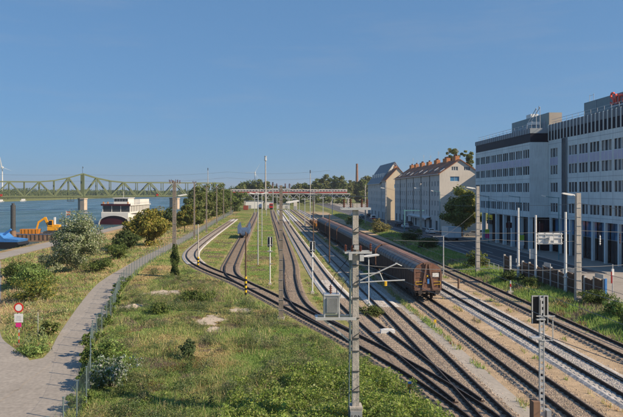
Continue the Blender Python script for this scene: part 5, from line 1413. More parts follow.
def boat(label, x, y, L_, cab):
    t = thing('small_boat', label, 'boat', (x, y, RIVER_Z), R(80))
    mb = MB(); mb.prism([(-1.2, 0.0), (1.2, 0.0), (1.5, 1.1), (-1.5, 1.1)], 0, L_); mb.build('hull', 'hull_white', t)
    MB().box(-1.0, 1.0, L_ * 0.3, L_ * 0.7, 1.1, 2.6).build('cabin', cab, t); MB().box(-1.02, -0.98, L_ * 0.35, L_ * 0.65, 1.7, 2.4).build('cabin_window', 'glass_dark', t)
    MB().box(-1.2, 1.2, L_ * 0.27, L_ * 0.73, 2.6, 2.72).build('cabin_roof', 'hull_white', t)
    MB().tube((0, L_ * 0.4, 2.7), (0, L_ * 0.4, 5.2), 0.06).build('boat_mast', 'paint_white', t)
boat('small white boat with a cabin right of the excavator', -69.3, 205, 7.5, 'hull_white')
boat('small boat with blue cabin moored beside the white cabin boat', -70.0, 212, 6.5, 'paint_blue')
t = thing('flagpole', 'white flagpole with a red and white flag by the moored boats', 'flagpole', (-69.3, 200, -3.6))
MB().tube((0, 0, 0), (0, 0, 9.0), 0.07).build('pole', 'paint_white', t)
for i, c_ in enumerate(('paint_red', 'paint_white', 'paint_red')): MB().prism([(0.07, 8.9 - i * 0.4), (0.6, 8.8 - i * 0.4), (1.3, 8.9 - i * 0.4), (1.3, 8.5 - i * 0.4), (0.6, 8.4 - i * 0.4), (0.07, 8.5 - i * 0.4)], -0.02, 0.02).build('flag_stripe', c_, t)
mb = MB()

# ------------------------------------------------------------------ overhead wires
def wire(label, pts, r=0.012, sag=0.0, name='overhead_wire', kit=()):
    t = thing(name, label, 'wire', (0, 0, 0), 0, 'overhead wires')
    mb = MB(); full = []
    for a, b_ in zip(pts, pts[1:]):
        A_, B_ = Vector(a), Vector(b_)
        for k_ in range(8):
            u = k_ / 8; p = A_.lerp(B_, u); p.z -= sag * 4 * u * (1 - u); full.append(p)
    full.append(Vector(pts[-1])); mb.path(full, r * 1.1, 4); mb.build('conductor', 'wire_grey', t)
    for kx, ky, kz, h, m_ in kit:
        q = MB(); insulator(q, kx, ky, kz - h, h); q.build('insulator', m_, t)
    return t
def along(key, dx, z, ys): return [(at_y(key, max(y, 20))[0].x + dx, y, z) for y in ys]
wire('contact wire over the wagon track', along('T2', 0, 5.6, (4, 64, 100, 145, 216, 300)), 0.012)
wire('sagging carrier wire over the wagon track', along('T2', 0, 7.3, (4, 64, 100, 145, 216, 300)), 0.012, 0.8)
wire('contact wire over the pale right hand track', along('T1', 0, 5.6, (4, 64, 100, 145, 216, 300)), 0.012)
wire('sagging carrier wire over the pale right hand track', along('T1', 0, 7.3, (4, 64, 100, 145, 216, 300)), 0.012, 0.8)
wire('feeder line strung along the street side masts', [(29.7, 10, 10.4), (29.7, 62, 10.4), (27.6, 87, 11.2), (32.7, 145, 12.2), (31, 183, 12.8), (29.4, 216, 12.8)], 0.02, 0.8)
wire('cross span wire from the lamp mast to the office side with white tension insulators', [(15.0, 62, 7.6), (29.7, 62, 7.65), (48, 62, 7.7)], 0.018, 0.25, kit=((31.9, 62, 7.2, 1.0, 'lamp_lens'), (33.9, 62, 7.4, 1.1, 'ceramic_brown')))
wire('cross span wire from the wagon end to the right hand masts', [(10.5, 58, 7.0), (21.0, 60, 6.9), (29.7, 62, 6.6)], 0.014, 0.15)
wire('top line from foreground mast back to the mid field mast', [(3.3, 30, 11.3), (-0.6, 55.9, 12.2), (-3, 97, 12.0)], 0.014, 0.35)
wire('second top line from foreground mast to the mid field mast', [(4.2, 30, 11.3), (0.7, 55.9, 12.2), (1, 110, 12.0)], 0.014, 0.35)
wire('line along the fence masts', [(-14.0, 83.9, 13.0), (-20.2, 118.8, 13.8), (-21.2, 151.7, 14.0), (-21.0, 174.8, 13.0), (-22.6, 218, 13.4), (-24.3, 262, 13.0)], 0.018, 0.5)
wire('cross span wire low over the yard tracks before the wagon', [(3.6, 30, 8.0), (10.8, 31, 7.7), (15.4, 31.5, 7.7), (22, 33, 8.2)], 0.012, 0.15)
wire('long catenary over the ladder track', [(13.0, 4, 6.5), (3.9, 56, 6.5), (-4.0, 97, 6.8), (-7.8, 140, 7.0)], 0.012, 0.3)
wire('lamp cable strung between roadside masts', [(29.7, 62, 9.0), (27.6, 87, 9.6), (32.7, 145, 11.0)], 0.014, 0.9)
wire('bracing wire from the barrier pole to the lamp mast', [(30.0, 78.4, 8.6), (27.6, 87, 9.0), (22, 84, 5.5)], 0.012, 0.2)
wire('contact wire over the track left of the wagons', along('T3', 0, 5.6, (4, 58, 100, 145, 216, 300)), 0.012)
wire('sagging carrier wire over the track left of the wagons', along('T3', 0, 7.2, (4, 58, 100, 145, 216, 300)), 0.012, 0.8)
wire('power line strung high across the river', [(-420, 760, 38), (-240, 760, 33), (-66, 760, 36), (60, 760, 38)], 0.09, 3.0, name='power_line')
wire('lower power line strung across the river', [(-420, 760, 30), (-240, 760, 25), (-66, 760, 29), (60, 760, 30)], 0.09, 3.0, name='power_line')

# ------------------------------------------------------------------ vegetation
_lat = rng.random((64, 64, 8))
def vnoise(x, y, scale, seed=0):
    x = np.asarray(x) / scale + seed * 7.3; y = np.asarray(y) / scale + seed * 3.1
    xi = np.floor(x).astype(int); yi = np.floor(y).astype(int); fx = x - xi; fy = y - yi
    fx = fx * fx * (3 - 2 * fx); fy = fy * fy * (3 - 2 * fy); L_ = _lat[:, :, seed % 8]
    g = lambda a, b_: L_[a % 64, b_ % 64]
    return (g(xi, yi) * (1 - fx) + g(xi + 1, yi) * fx) * (1 - fy) + (g(xi, yi + 1) * (1 - fx) + g(xi + 1, yi + 1) * fx) * fy
def fbm(x, y, s, seed=0): return 0.55 * vnoise(x, y, s, seed) + 0.3 * vnoise(x, y, s / 2.3, seed + 1) + 0.15 * vnoise(x, y, s / 5, seed + 2)
def np_mesh(name, co, nper, colr, mat):
    """co: (N*nper, 3) corner points of N separate faces; colr: (N, 3)"""
    N_ = len(co) // nper
    me = bpy.data.meshes.new(name)
    me.vertices.add(len(co)); me.vertices.foreach_set('co', np.ascontiguousarray(co, dtype=np.float32).ravel())
    me.loops.add(len(co)); me.loops.foreach_set('vertex_index', np.arange(len(co), dtype=np.int32))
    me.polygons.add(N_); me.polygons.foreach_set('loop_start', np.arange(0, len(co), nper, dtype=np.int32))
    at = me.attributes.new('Col', 'FLOAT_COLOR', 'POINT')
    c4 = np.ones((N_, 4), dtype=np.float32); c4[:, :3] = np.clip(colr, 0, 1)
    at.data.foreach_set('color', np.repeat(c4, nper, axis=0).ravel())
    me.update(calc_edges=True); me.materials.append(MATS[mat])
    return me
def blades(x, y, z, h, w, lean, c, mat='blade', name='grass'):
    """one upright tapering blade per point"""
    n_ = len(x); a = rng.uniform(0, 2 * np.pi, n_); la = rng.uniform(0, 2 * np.pi, n_); lm = lean * h * rng.random(n_)
    co = np.empty((n_, 3, 3))
    dx, dy = np.cos(a) * w / 2, np.sin(a) * w / 2
    co[:, 0] = np.stack([x - dx, y - dy, z - 0.02], 1); co[:, 1] = np.stack([x + dx, y + dy, z - 0.02], 1)
    co[:, 2] = np.stack([x + np.cos(la) * lm, y + np.sin(la) * lm, z + h * (1 - 0.25 * lean * rng.random(n_))], 1)
    return co.reshape(-1, 3), c
def leaves(c, size, colr, out=None, up=0.4, asp=0.6):
    """diamond leaf faces scattered at c, turned partly outwards"""
    n_ = len(c); nr = rng.normal(size=(n_, 3)); nr[:, 2] += up
    if out is not None: nr += out * 1.3
    nr /= np.linalg.norm(nr, axis=1, keepdims=True) + 1e-9
    t = np.cross(nr, rng.normal(size=(n_, 3))); t /= np.linalg.norm(t, axis=1, keepdims=True) + 1e-9
    b_ = np.cross(nr, t); s = (size * rng.uniform(0.6, 1.35, n_))[:, None]
    co = np.empty((n_, 4, 3)); co[:, 0] = c + t * s; co[:, 1] = c + b_ * s * asp; co[:, 2] = c - t * s; co[:, 3] = c - b_ * s * asp
    return co.reshape(-1, 3), colr
def palette(n_, cols, jit=0.18, w=None):
    cols = np.array(cols); i = rng.choice(len(cols), n_, p=w)
    return cols[i] * rng.uniform(1 - jit, 1 + jit, (n_, 1)) * rng.uniform(0.94, 1.06, (n_, 3))
TY = {k: (np.array([p.y for p in v]), np.array([p.x for p in v])) for k, v in SPL.items()}
def tx(key, y): return np.interp(y, *TY[key])
def off_tracks(x, y, m=2.1):
    ok = np.ones(len(x), bool)
    for k, (ys, xs) in TY.items():
        inside = (y > ys[0] - 0.5) & (y < ys[-1] + 0.5)
        wig = m + 0.5 * (vnoise(x, y, 1.3, 5) - 0.5)
        ok &= ~(inside & (np.abs(x - np.interp(y, ys, xs)) < wig))
    return ok
fy_, fx_ = np.array([p[1] for p in FENCE]), np.array([p[0] for p in FENCE])
pl_y, pl_x = np.array([p[1] for p in PATH_L]), np.array([p[0] for p in PATH_L])
def off_spots(x, y):
    ok = np.ones(len(x), bool)
    for (sx_, sy_, a, b_) in SPOTS: ok &= ((x - sx_) / a) ** 2 + ((y - sy_) / b_) ** 2 > 0.55 * (0.2 + 1.5 * vnoise(x, y, 0.5, 4))
    return ok
GREEN = [(0.230, 0.349, 0.090), (0.275, 0.392, 0.115), (0.328, 0.428, 0.141), (0.183, 0.287, 0.099)]
OLIVE = [(0.389, 0.389, 0.162), (0.454, 0.421, 0.203), (0.324, 0.341, 0.138)]
STRAW = [(0.539, 0.449, 0.243), (0.641, 0.525, 0.320), (0.475, 0.371, 0.193), (0.539, 0.371, 0.218)]
RUSTY = [(0.182, 0.085, 0.046), (0.260, 0.143, 0.078)]
def grass_col(x, y, n_, dry, seed=0, g1=GREEN, g2=OLIVE, g3=STRAW):
    """plant kinds grow in drifts: fresh grass, olive weeds, dead stalks"""
    f = fbm(x, y, 4.5, seed) * 0.7 + fbm(x, y, 14, seed + 3) * 0.3 + rng.normal(0, 0.08, n_) + dry
    c = palette(n_, g1); m_ = f > 0.49; c[m_] = palette(m_.sum(), g2); m_ = f > 0.64; c[m_] = palette(m_.sum(), g3)
    m_ = (fbm(x, y, 2.2, seed + 5) > 0.71) & (rng.random(n_) < 0.5); c[m_] = palette(m_.sum(), RUSTY)
    m_ = (fbm(x, y, 3.1, seed + 6) > 0.66) & (rng.random(n_) < 0.75); c[m_] = palette(m_.sum(), [(0.26, 0.21, 0.17), (0.22, 0.17, 0.14), (0.30, 0.26, 0.19)])
    return c
def field(n_, x0, x1, y0, y1):
    """points thinning out with distance"""
    u = rng.random(n_); y = y0 * (y1 / y0) ** u
    return rng.uniform(x0, x1, n_), y
def stuff(name, label, parts, mat):
    co = np.concatenate([p[0] for p in parts]); cc = np.concatenate([p[1] for p in parts])
    o = link(name, np_mesh(name, co, 3 if mat == 'blade' else 4, cc, mat)); o['kind'] = 'stuff'; o['label'] = label
    return o
# meadow left of the running lines
parts = []
x, y = field(900000, -26, 12, 26, 330); x2, y2 = field(450000, -14, 10, 26, 62); x = np.concatenate([x, x2]); y = np.concatenate([y, y2])
xl = np.interp(y, fy_, fx_) + 0.15; xr = np.where(y < 34, 9.2, np.where(y < 58, tx('T4', y) - 0.3, tx('T3', y)))
hn = fbm(x, y, 3.2, 1); k_ = (x > xl) & (x < xr) & off_tracks(x, y) & off_spots(x, y) & (rng.random(len(x)) < 0.35 + 0.9 * hn)
# tidy short grass between the far sidings
x, y, hn = x[k_], y[k_], hn[k_]
far_ = np.clip((y - 62) / 30, 0, 1); lad = np.interp(y, TY['T6'][0], TY['T6'][1]); inside = (x > lad) & (y > 45)
h = (0.09 + 0.36 * np.clip(hn - 0.3, 0, 1)) * rng.uniform(0.5, 1.5, len(x)); h = np.where(inside, 0.10 + 0.28 * np.clip(hn - 0.3, 0, 1), h)
w = 0.016 + 0.00115 * y
c = grass_col(x, y, len(x), np.where(inside, -0.06, 0.0) - 0.12 * np.clip((x - 2) / 6, 0, 1) * (y < 50), 0)
parts.append(blades(x, y, np.zeros(len(x)), h, w, 1.6, c))
# tall dead stalks and seed heads
x, y = field(50000, -16, 8, 27, 75); k_ = (x > np.interp(y, fy_, fx_) + 0.3) & (x < tx('T6', y) - 2.6) & (fbm(x, y, 3.0, 2) > 0.5) & off_spots(x, y); x, y = x[k_], y[k_]
parts.append(blades(x, y, np.zeros(len(x)), rng.uniform(0.3, 0.7, len(x)), 0.012 + 0.0007 * y, 0.9, palette(len(x), STRAW[:2] + OLIVE + GREEN)))
stuff('meadow_grass', 'tall mixed meadow grass and dry stalks between fence and tracks', parts, 'blade')
# sparse tufts on the sandy formation, strips of weeds between the right hand tracks
parts = []
x, y = field(260000, 5, 34, 26, 330)
t3, t2, t1, t0 = tx('T3', y), tx('T2', y), tx('T1', y), tx('T0', y)
s32 = np.abs(x - (t3 + 2.75)) < 0.55 + 0.5 * (fbm(x, y, 4, 2) - 0.4); s32 &= (y > 46) | (fbm(x, y, 1.4, 6) > 0.66)
s21 = (np.abs(x - (t2 + 2.45)) < 0.8) & (fbm(x, y, 1.2, 3) > 0.55) & (fbm(x, y, 6, 4) > 0.38)
s10 = (x > t1 + 2.2) & (x < t0 - 1.6) & (fbm(x, y, 1.4, 1) > 0.64)
s00 = (np.abs(x - t0) < 0.6) & (fbm(x, y, 2.0, 3) > 0.5)
s43 = (x > tx('T4', y) + 2.0) & (x < t3 - 2.0) & (y > 52) & (fbm(x, y, 5, 0) > 0.34)
ver = (x > 25.9) & (x < 33.0 + (vnoise(x, y, 2, 1) - 0.5)) & ((y > 86) | (x < 32.4)) & (fbm(x, y, 2.5, 2) > 0.18)
k_ = (s32 | s21 | s10 | s43) & off_tracks(x, y, 2.0) | s00 | ver
x, y = x[k_], y[k_]; ver = ver[k_]; s43 = s43[k_]
z = np.where(ver, np.array([ground_z(a, b_) for a, b_ in zip(x, y)]), 0.0)
h = rng.uniform(0.12, 0.5, len(x)) * np.where(ver | s43, 1.1, 0.8); c = grass_col(x, y, len(x), np.where(ver, -0.1, -0.02), 2)
parts.append(blades(x, y, z, h, 0.03 + 0.0011 * y, 0.8, c))
stuff('trackside_weeds', 'tufts and strips of weeds between the right hand tracks and on the verge', parts, 'blade')
# dry bank between path and river
parts = []
x, y = field(330000, -76, -14, 36, 480)
e = np.interp(y, pl_y, pl_x); brx = np.interp(y, [p[1] for p in BR_R], [p[0] for p in BR_R]); blx = np.interp(y, [p[1] for p in BR_L], [p[0] for p in BR_L])
k_ = (x < e - 0.15) & ~((x > blx - 0.2) & (x < brx + 0.2) & (y < 128)) & ~((x > -68.5) & (x < -57.6)) & ~((y < 42.6)) & (rng.random(len(x)) < 0.25 + 0.9 * fbm(x, y, 6, 1)) & (x > -73.5)
x, y = x[k_], y[k_]; z = np.array([ground_z(a, b_) for a, b_ in zip(x, y)])
c = grass_col(x, y, len(x), np.where(x > -55, 0.10, 0.02), 4)
parts.append(blades(x, y, z, rng.uniform(0.12, 0.5, len(x)) * (0.45 + fbm(x, y, 5, 3)), 0.024 + 0.0012 * y, 1.4, c))
# narrow verge between path and fence
x, y = field(60000, -28, -9, 27, 300); pr = np.interp(y, [p[1] for p in PATH_R], [p[0] for p in PATH_R]); k_ = (x > pr - 0.1 + 0.25 * vnoise(x, y, 1, 2)) & (x < np.interp(y, fy_, fx_) + 0.3); x, y = x[k_], y[k_]
parts.append(blades(x, y, np.zeros(len(x)), rng.uniform(0.15, 0.6, len(x)), 0.03 + 0.001 * y, 0.7, palette(len(x), GREEN + OLIVE)))
stuff('bank_grass', 'dry yellow grass on the bank between path and river', parts, 'blade')
# broad leaved undergrowth at the foot of the picture and along the fence
parts = []
n_ = 260000
x = rng.uniform(-12, 10, n_); y = rng.uniform(26, 46, n_)
dens = 0.75 * fbm(x, y, 2.6, 6) + 0.25 * vnoise(x, y, 0.6, 2) + 0.28 * np.clip((x + 4) / 5, 0, 1) - 0.55 * np.clip((y - 37.5 + 0.25 * (x - 3)) / 5, 0, 1) - 0.22 * (x < -3)
dens = np.where((x > -0.5) & (y < 42), dens + 0.08, dens)
k_ = (dens + rng.normal(0, 0.035, len(x)) > 0.50) & (x < tx('T6', y) - 2.3) & (x > np.interp(y, fy_, fx_) + 0.3); x, y, dens = x[k_], y[k_], dens[k_]
top = 0.10 + 0.95 * np.clip((dens - 0.5) / 0.22, 0, 1) ** 0.8 * (0.3 + 1.0 * vnoise(x, y, 0.8, 3)); z = top * rng.random(len(x)) ** 0.55
parts.append(leaves(np.stack([x, y, z], 1), 0.048 * np.exp(rng.normal(0, 0.35, len(x))), palette(len(x), [(0.20, 0.29, 0.06), (0.26, 0.35, 0.075), (0.33, 0.39, 0.11), (0.14, 0.22, 0.05), (0.28, 0.31, 0.13)]), None, 0.9))
stuff('undergrowth', 'leafy green undergrowth in the foreground around the nearest mast', parts, 'leaf')

# rounded weed clumps of many hues scattered through meadow and bank
def clumps(xs, ys, zs, r_, h_, n_lf, size, cols):
    pp, cc = [], []
    for a, b_, z_, r0, h0 in zip(xs, ys, zs, r_, h_):
        v = rng.normal(size=(n_lf, 3)); v /= np.linalg.norm(v, axis=1, keepdims=True); v[:, 2] = np.abs(v[:, 2])
        p_ = v * rng.uniform(0.45, 1.1, (n_lf, 1)) * np.array([r0, r0, h0]) + np.array([a, b_, z_])
        k0 = np.array(cols[int(rng.integers(len(cols)))]) * rng.uniform(0.5, 1.25); pp.append(p_); cc.append(palette(n_lf, [k0], 0.25))
    return leaves(np.concatenate(pp), size, np.concatenate(cc), None, 0.8, 0.45)
WEED = [(0.284, 0.353, 0.150), (0.233, 0.316, 0.120), (0.330, 0.390, 0.134), (0.406, 0.390, 0.210), (0.196, 0.277, 0.097), (0.450, 0.360, 0.226), (0.270, 0.346, 0.180), (0.374, 0.420, 0.150)]
DWEED = [tuple(v * 0.72 for v in c_) for c_ in WEED] + [(0.10, 0.15, 0.06), (0.13, 0.17, 0.085)]
parts = []
x, y = field(4300, -20, 8, 27, 85); k_ = (x > np.interp(y, fy_, fx_) + 0.4) & (x < tx('T6', y) - 2.4) & (fbm(x, y, 4, 5) > 0.49) & off_spots(x, y); x, y = x[k_], y[k_]
big = fbm(x, y, 2.6, 3); parts.append(clumps(x, y, 0 * x, rng.uniform(0.2, 0.7, len(x)) * (0.5 + big), rng.uniform(0.25, 0.8, len(x)) * (0.4 + 1.2 * big), 130, 0.046, DWEED))
x, y = field(620, -20, 7, 31, 92); k_ = (x > np.interp(y, fy_, fx_) + 0.8) & (x < tx('T6', y) - 3.0) & (fbm(x, y, 9, 1) > 0.43) & off_spots(x, y); x, y = x[k_], y[k_]
parts.append(clumps(x, y, 0 * x - 0.1, rng.uniform(0.35, 1.0, len(x)), rng.uniform(0.45, 1.05, len(x)), 300, 0.055, [(0.11, 0.16, 0.065), (0.14, 0.19, 0.085), (0.17, 0.21, 0.08), (0.19, 0.21, 0.12), (0.10, 0.15, 0.05)]))
x, y = field(900, 4, 13, 48, 200); k_ = ((np.abs(x - (tx('T3', y) + 2.7)) < 0.5) | ((x > tx('T4', y) + 2) & (x < tx('T3', y) - 1.9))) & off_tracks(x, y, 1.9) & (fbm(x, y, 4, 2) > 0.42); x, y = x[k_], y[k_]
parts.append(clumps(x, y, 0 * x, rng.uniform(0.15, 0.4, len(x)), rng.uniform(0.25, 0.7, len(x)), 50, 0.07, WEED))
x, y = field(3000, -56, -17, 43, 190); e = np.interp(y, pl_y, pl_x); brx = np.interp(y, [p[1] for p in BR_R], [p[0] for p in BR_R]); blx = np.interp(y, [p[1] for p in BR_L], [p[0] for p in BR_L])
k_ = (x < e - 0.4) & ~((x > blx - 0.5) & (x < brx + 0.5)) & (fbm(x, y, 7, 5) > 0.47); x, y = x[k_], y[k_]
parts.append(clumps(x, y, np.array([ground_z(a, b_) for a, b_ in zip(x, y)]), rng.uniform(0.25, 0.8, len(x)), rng.uniform(0.3, 1.0, len(x)), 60, 0.09, WEED))
stuff('weed_clumps', 'rounded weed clumps of mixed green scattered through meadow and bank', parts, 'leaf')

# loose ballast stones on and beside the near tracks
m = bpy.data.materials.new('stone'); m.use_nodes = True
at_ = m.node_tree.nodes.new('ShaderNodeAttribute'); at_.attribute_name = 'Col'
m.node_tree.links.new(at_.outputs['Color'], m.node_tree.nodes['Principled BSDF'].inputs['Base Color']); m.node_tree.nodes['Principled BSDF'].inputs['Roughness'].default_value = 0.95
MATS['stone'] = m
SP, SC = [], []
for key, cols_, nn in (('T1', [(0.46, 0.44, 0.42), (0.36, 0.34, 0.32), (0.52, 0.49, 0.46)], 24000), ('T2', [(0.36, 0.30, 0.24), (0.28, 0.22, 0.17), (0.42, 0.36, 0.30)], 22000), ('T3', [(0.36, 0.30, 0.24), (0.26, 0.21, 0.17), (0.42, 0.37, 0.31)], 24000),
                       ('T4', [(0.36, 0.30, 0.24), (0.42, 0.37, 0.31), (0.27, 0.22, 0.17)], 12000), ('T5', [(0.25, 0.20, 0.16), (0.32, 0.27, 0.22)], 10000), ('T6', [(0.24, 0.19, 0.155), (0.33, 0.27, 0.22), (0.18, 0.15, 0.12)], 22000), ('T0', [(0.30, 0.24, 0.19), (0.22, 0.17, 0.13)], 12000), ('T7', [(0.25, 0.20, 0.16), (0.32, 0.27, 0.22)], 6000)):
    y = 26 * (95 / 26) ** rng.random(nn); off = rng.normal(0, 0.78, nn); off = np.clip(off, -1.9, 1.9); ok = (y > TY[key][0][0]) & (np.abs(np.abs(off) - 0.755) > 0.09); y, off = y[ok], off[ok]
    x = tx(key, y) + off; z = np.interp(np.abs(off), [0, 1.15, 1.6, 3], [0.128, 0.118, 0.0, 0.0]); r0 = rng.uniform(0.022, 0.05, len(x)) * (0.8 + y / 120)
    a0 = rng.uniform(0, 6.28, len(x)); co = np.empty((len(x), 3, 3, 3)); top_ = np.stack([x, y, z + r0 * rng.uniform(0.7, 1.3, len(x))], 1)
    for q in range(3):
        for e_, ang in ((0, a0 + q * 2.094), (1, a0 + (q + 1) * 2.094)): co[:, q, e_] = np.stack([x + np.cos(ang) * r0, y + np.sin(ang) * r0, z - 0.01], 1)
        co[:, q, 2] = top_
    SP.append(co.reshape(-1, 3)); SC.append(np.repeat(palette(len(x), cols_, 0.25), 3, axis=0))
o = link('ballast_stones', np_mesh('ballast_stones', np.concatenate(SP), 3, np.concatenate(SC), 'stone')); o['kind'] = 'stuff'; o['label'] = 'loose ballast stones lying on and beside the near tracks'

def crown_points(n_cl, n_lf, rx, ry, rz, cz, seed, shell=2.4, cr=0.26, taper=0.0, ragged=0.28):
    r_ = np.random.default_rng(seed)
    d = r_.normal(size=(n_cl, 3)); d /= np.linalg.norm(d, axis=1, keepdims=True)
    lob = 1 + ragged * np.sin(d[:, 0] * 4 + seed) * np.cos(d[:, 1] * 5 + seed * 2) + ragged * 0.7 * np.sin(d[:, 2] * 6 + seed * 3)
    rad = r_.random(n_cl) ** (1 / shell) * lob
    c = d * rad[:, None] * np.array([rx, ry, rz])
    if taper: 
        k_ = 1 - taper * np.clip(c[:, 2] / rz, -0.6, 1); c[:, 0] *= k_; c[:, 1] *= k_
    c[:, 2] += cz
    rc = cr * min(rx, ry) * r_.uniform(0.6, 1.3, n_cl)
    i = np.repeat(np.arange(n_cl), n_lf); v = r_.normal(size=(len(i), 3)); v /= np.linalg.norm(v, axis=1, keepdims=True)
    p = c[i] + v * (rc[i] * r_.uniform(0.5, 1.08, len(i)))[:, None] * np.array([1.15, 1.15, 0.8])
    out = v * 0.7 + (c[i] - np.array([0, 0, cz])) / np.array([rx, ry, rz]) * 0.6
    return c, p, i, out
def plant(name, label, cat, x, y, h, rx, rz=None, cz=None, cols=None, n_cl=60, n_lf=90, size=0.2, trunk=0.18, group=None, ry=None, taper=0.0, z=None, part='crown', ragged=0.28, cr=0.26, limbs=5, seed=None, w=None, shell=2.4):
    seed = seed if seed is not None else int(abs(x * 13 + y * 7)) % 9973
    z = ground_z(x, y) if z is None else z
    rz = rz or h * 0.42; cz = cz or h - rz
    t = thing(name, label, cat, (x, y, z), 0, group)
    c, p, i, out = crown_points(n_cl, n_lf, rx * 0.86, (ry or rx) * 0.86, rz * 0.9, cz, seed, taper=taper, ragged=ragged, cr=cr, shell=shell)
    k_ = p[:, 2] > 0.03; p, i, out = p[k_], i[k_], out[k_]
    tone = np.random.default_rng(seed + 1).uniform(0.78, 1.22, n_cl)[i][:, None]
    co, cc = leaves(p, size, palette(len(p), cols, 0.15, w) * tone, out)
    link(part, np_mesh(part, co, 4, cc, 'leaf'), t)
    mb = MB(); rr = np.random.default_rng(seed + 2)
    if trunk:
        z1 = max(0.3, cz - rz * 0.35); mb.tube((0, 0, -0.3), (0.05 * h * (rr.random() - 0.5), 0, z1), trunk, trunk * 0.65, 9)
        mb.tube((0, 0, z1 - 0.05), (0, 0, cz + rz * 0.55), trunk * 0.65, trunk * 0.15, 7)
        for q in rr.choice(n_cl, min(limbs, n_cl), replace=False): mb.tube((0, 0, z1 * rr.uniform(0.7, 1.0)), tuple(c[q] * 0.9 + np.array([0, 0, 0.1 * cz])), trunk * 0.4, trunk * 0.08, 6)
        mb.build('trunk', 'bark', t)
    else:
        for q in range(7):
            a_ = q * 0.9; mb.tube((0.1 * math.cos(a_), 0.1 * math.sin(a_), -0.1), tuple(c[int(rr.integers(n_cl))]), 0.035, 0.01, 5)
        mb.build('stem', 'bark', t)
    return t
SILVER = [(0.351, 0.390, 0.260), (0.260, 0.312, 0.169), (0.169, 0.221, 0.098), (0.468, 0.494, 0.364), (0.143, 0.195, 0.078)]
YELLOWG = [(0.23, 0.23, 0.045), (0.28, 0.25, 0.05), (0.14, 0.165, 0.035), (0.32, 0.25, 0.065)]
MID = [(0.11, 0.155, 0.04), (0.14, 0.185, 0.05), (0.085, 0.125, 0.032)]
DARK = [(0.07, 0.105, 0.03), (0.09, 0.125, 0.038), (0.055, 0.085, 0.025)]
OLIVET = [(0.15, 0.17, 0.055), (0.19, 0.20, 0.07), (0.11, 0.135, 0.04)]
plant('silver_tree', 'large silvery leaved tree on the bank beside the path', 'tree', -30.3, 92, 9.0, 4.0, 4.0, 4.6, SILVER, 170, 170, 0.125, 0.22, ragged=0.13)
plant('yellow_tree', 'bushy yellow green tree left of the fence masts', 'tree', -28.6, 134, 8.8, 5.0, 3.9, 4.4, YELLOWG, 110, 120, 0.24, 0.25)
plant('bush', 'dark green bush at the left foot of the yellow green tree', 'bush', -32.0, 128, 4.2, 3.2, 2.0, 2.0, DARK, 40, 90, 0.2, 0)
plant('small_tree', 'smaller olive tree behind the fence right of the paired masts', 'tree', -27.6, 178, 7.9, 3.2, 3.4, 4.3, YELLOWG + MID, 60, 90, 0.26, 0.18)
plant('small_tree', 'dark low tree at the bank behind the paired masts', 'tree', -37, 200, 7.8, 4.6, 3.6, 4.0, DARK, 50, 80, 0.32, 0.2)
plant('small_tree', 'dark low tree at the bank right of the ship', 'tree', -45, 215, 7.0, 4.4, 3.2, 3.6, DARK + OLIVET, 50, 80, 0.32, 0.2)
for lb, x, y, h, r_ in (('first big green tree of the row behind the far fence', -32.5, 240, 13, 5.5), ('second big green tree of the row behind the far fence', -31.5, 262, 15, 6), ('third big green tree of the row behind the far fence', -31, 292, 15.5, 6.5),
                        ('fourth big green tree of the row behind the far fence', -30, 325, 15, 7), ('last big green tree of the row behind the far fence', -27.5, 365, 14, 7), ('low broad tree behind the fence before the big green row', -30.5, 218, 8.5, 4.0)):
    plant('broad_tree', lb, 'tree', x, y, h, r_, cols=MID if int(y) % 2 else MID + OLIVET, n_cl=70, n_lf=70, size=0.42, trunk=0.3, group='trees behind the far fence', cz=h * 0.5, rz=h * 0.5)
plant('street_tree', 'dense rounded street tree between the gable and the office', 'tree', 46.2, 158, 13.0, 5.2, 5.9, 7.0, [(0.20, 0.22, 0.055), (0.25, 0.255, 0.07), (0.15, 0.175, 0.04)], 130, 90, 0.26, 0.28, taper=0.35, ragged=0.12)
plant('poplar_tree', 'left one of two tall poplars behind the gable roof', 'tree', 76.0, 272, 33, 3.3, 9.5, 23.6, OLIVET, 60, 70, 0.5, 0.4, group='poplars behind the gable')
plant('poplar_tree', 'right one of two tall poplars behind the gable roof', 'tree', 82.5, 274, 31.5, 3.0, 9, 22.2, OLIVET, 60, 70, 0.5, 0.4, group='poplars behind the gable')
plant('broad_tree', 'tree top peeping out between the gable and the office', 'tree', 88, 280, 24, 4.0, 6, 18, OLIVET, 30, 60, 0.5, 0.4)
i_ = 0
ordn = ['leftmost', 'second', 'third', 'fourth', 'fifth', 'sixth', 'seventh', 'eighth', 'ninth', 'tenth', 'eleventh', 'twelfth', 'thirteenth', 'fourteenth', 'fifteenth', 'sixteenth', 'seventeenth', 'eighteenth']
for px_, top_, r_, yy in ((232, 187, 9, 610), (240, 185, 8, 605), (246, 178.5, 9, 620), (257, 179.5, 9, 620), (265, 181, 7, 625), (275, 187, 8, 640), (284, 186, 7, 630), (297, 183.5, 9, 640), (305, 183, 8, 650), (316, 178, 8, 640),
                          (324, 174, 9, 645), (333, 176, 9, 650), (341, 177, 8, 640), (349, 180, 8, 650), (356, 181, 7, 660), (362, 178, 8, 650), (370, 174, 9, 655), (378, 176, 9, 660)):
    X_ = (px_ - 281) * yy / 620; H_ = 11.5 + (192 - top_) * yy / 620
    plant('broad_tree', f'{ordn[i_]} tree from the left in the row behind the viaduct', 'tree', X_, yy, H_, r_, cols=[MID + OLIVET, OLIVET, DARK + MID][i_ % 3], n_cl=80, n_lf=60, size=0.85, trunk=0.45, group='trees behind the viaduct', rz=H_ * 0.5, cz=H_ * 0.52, cr=0.32, ragged=0.18)
    i_ += 1
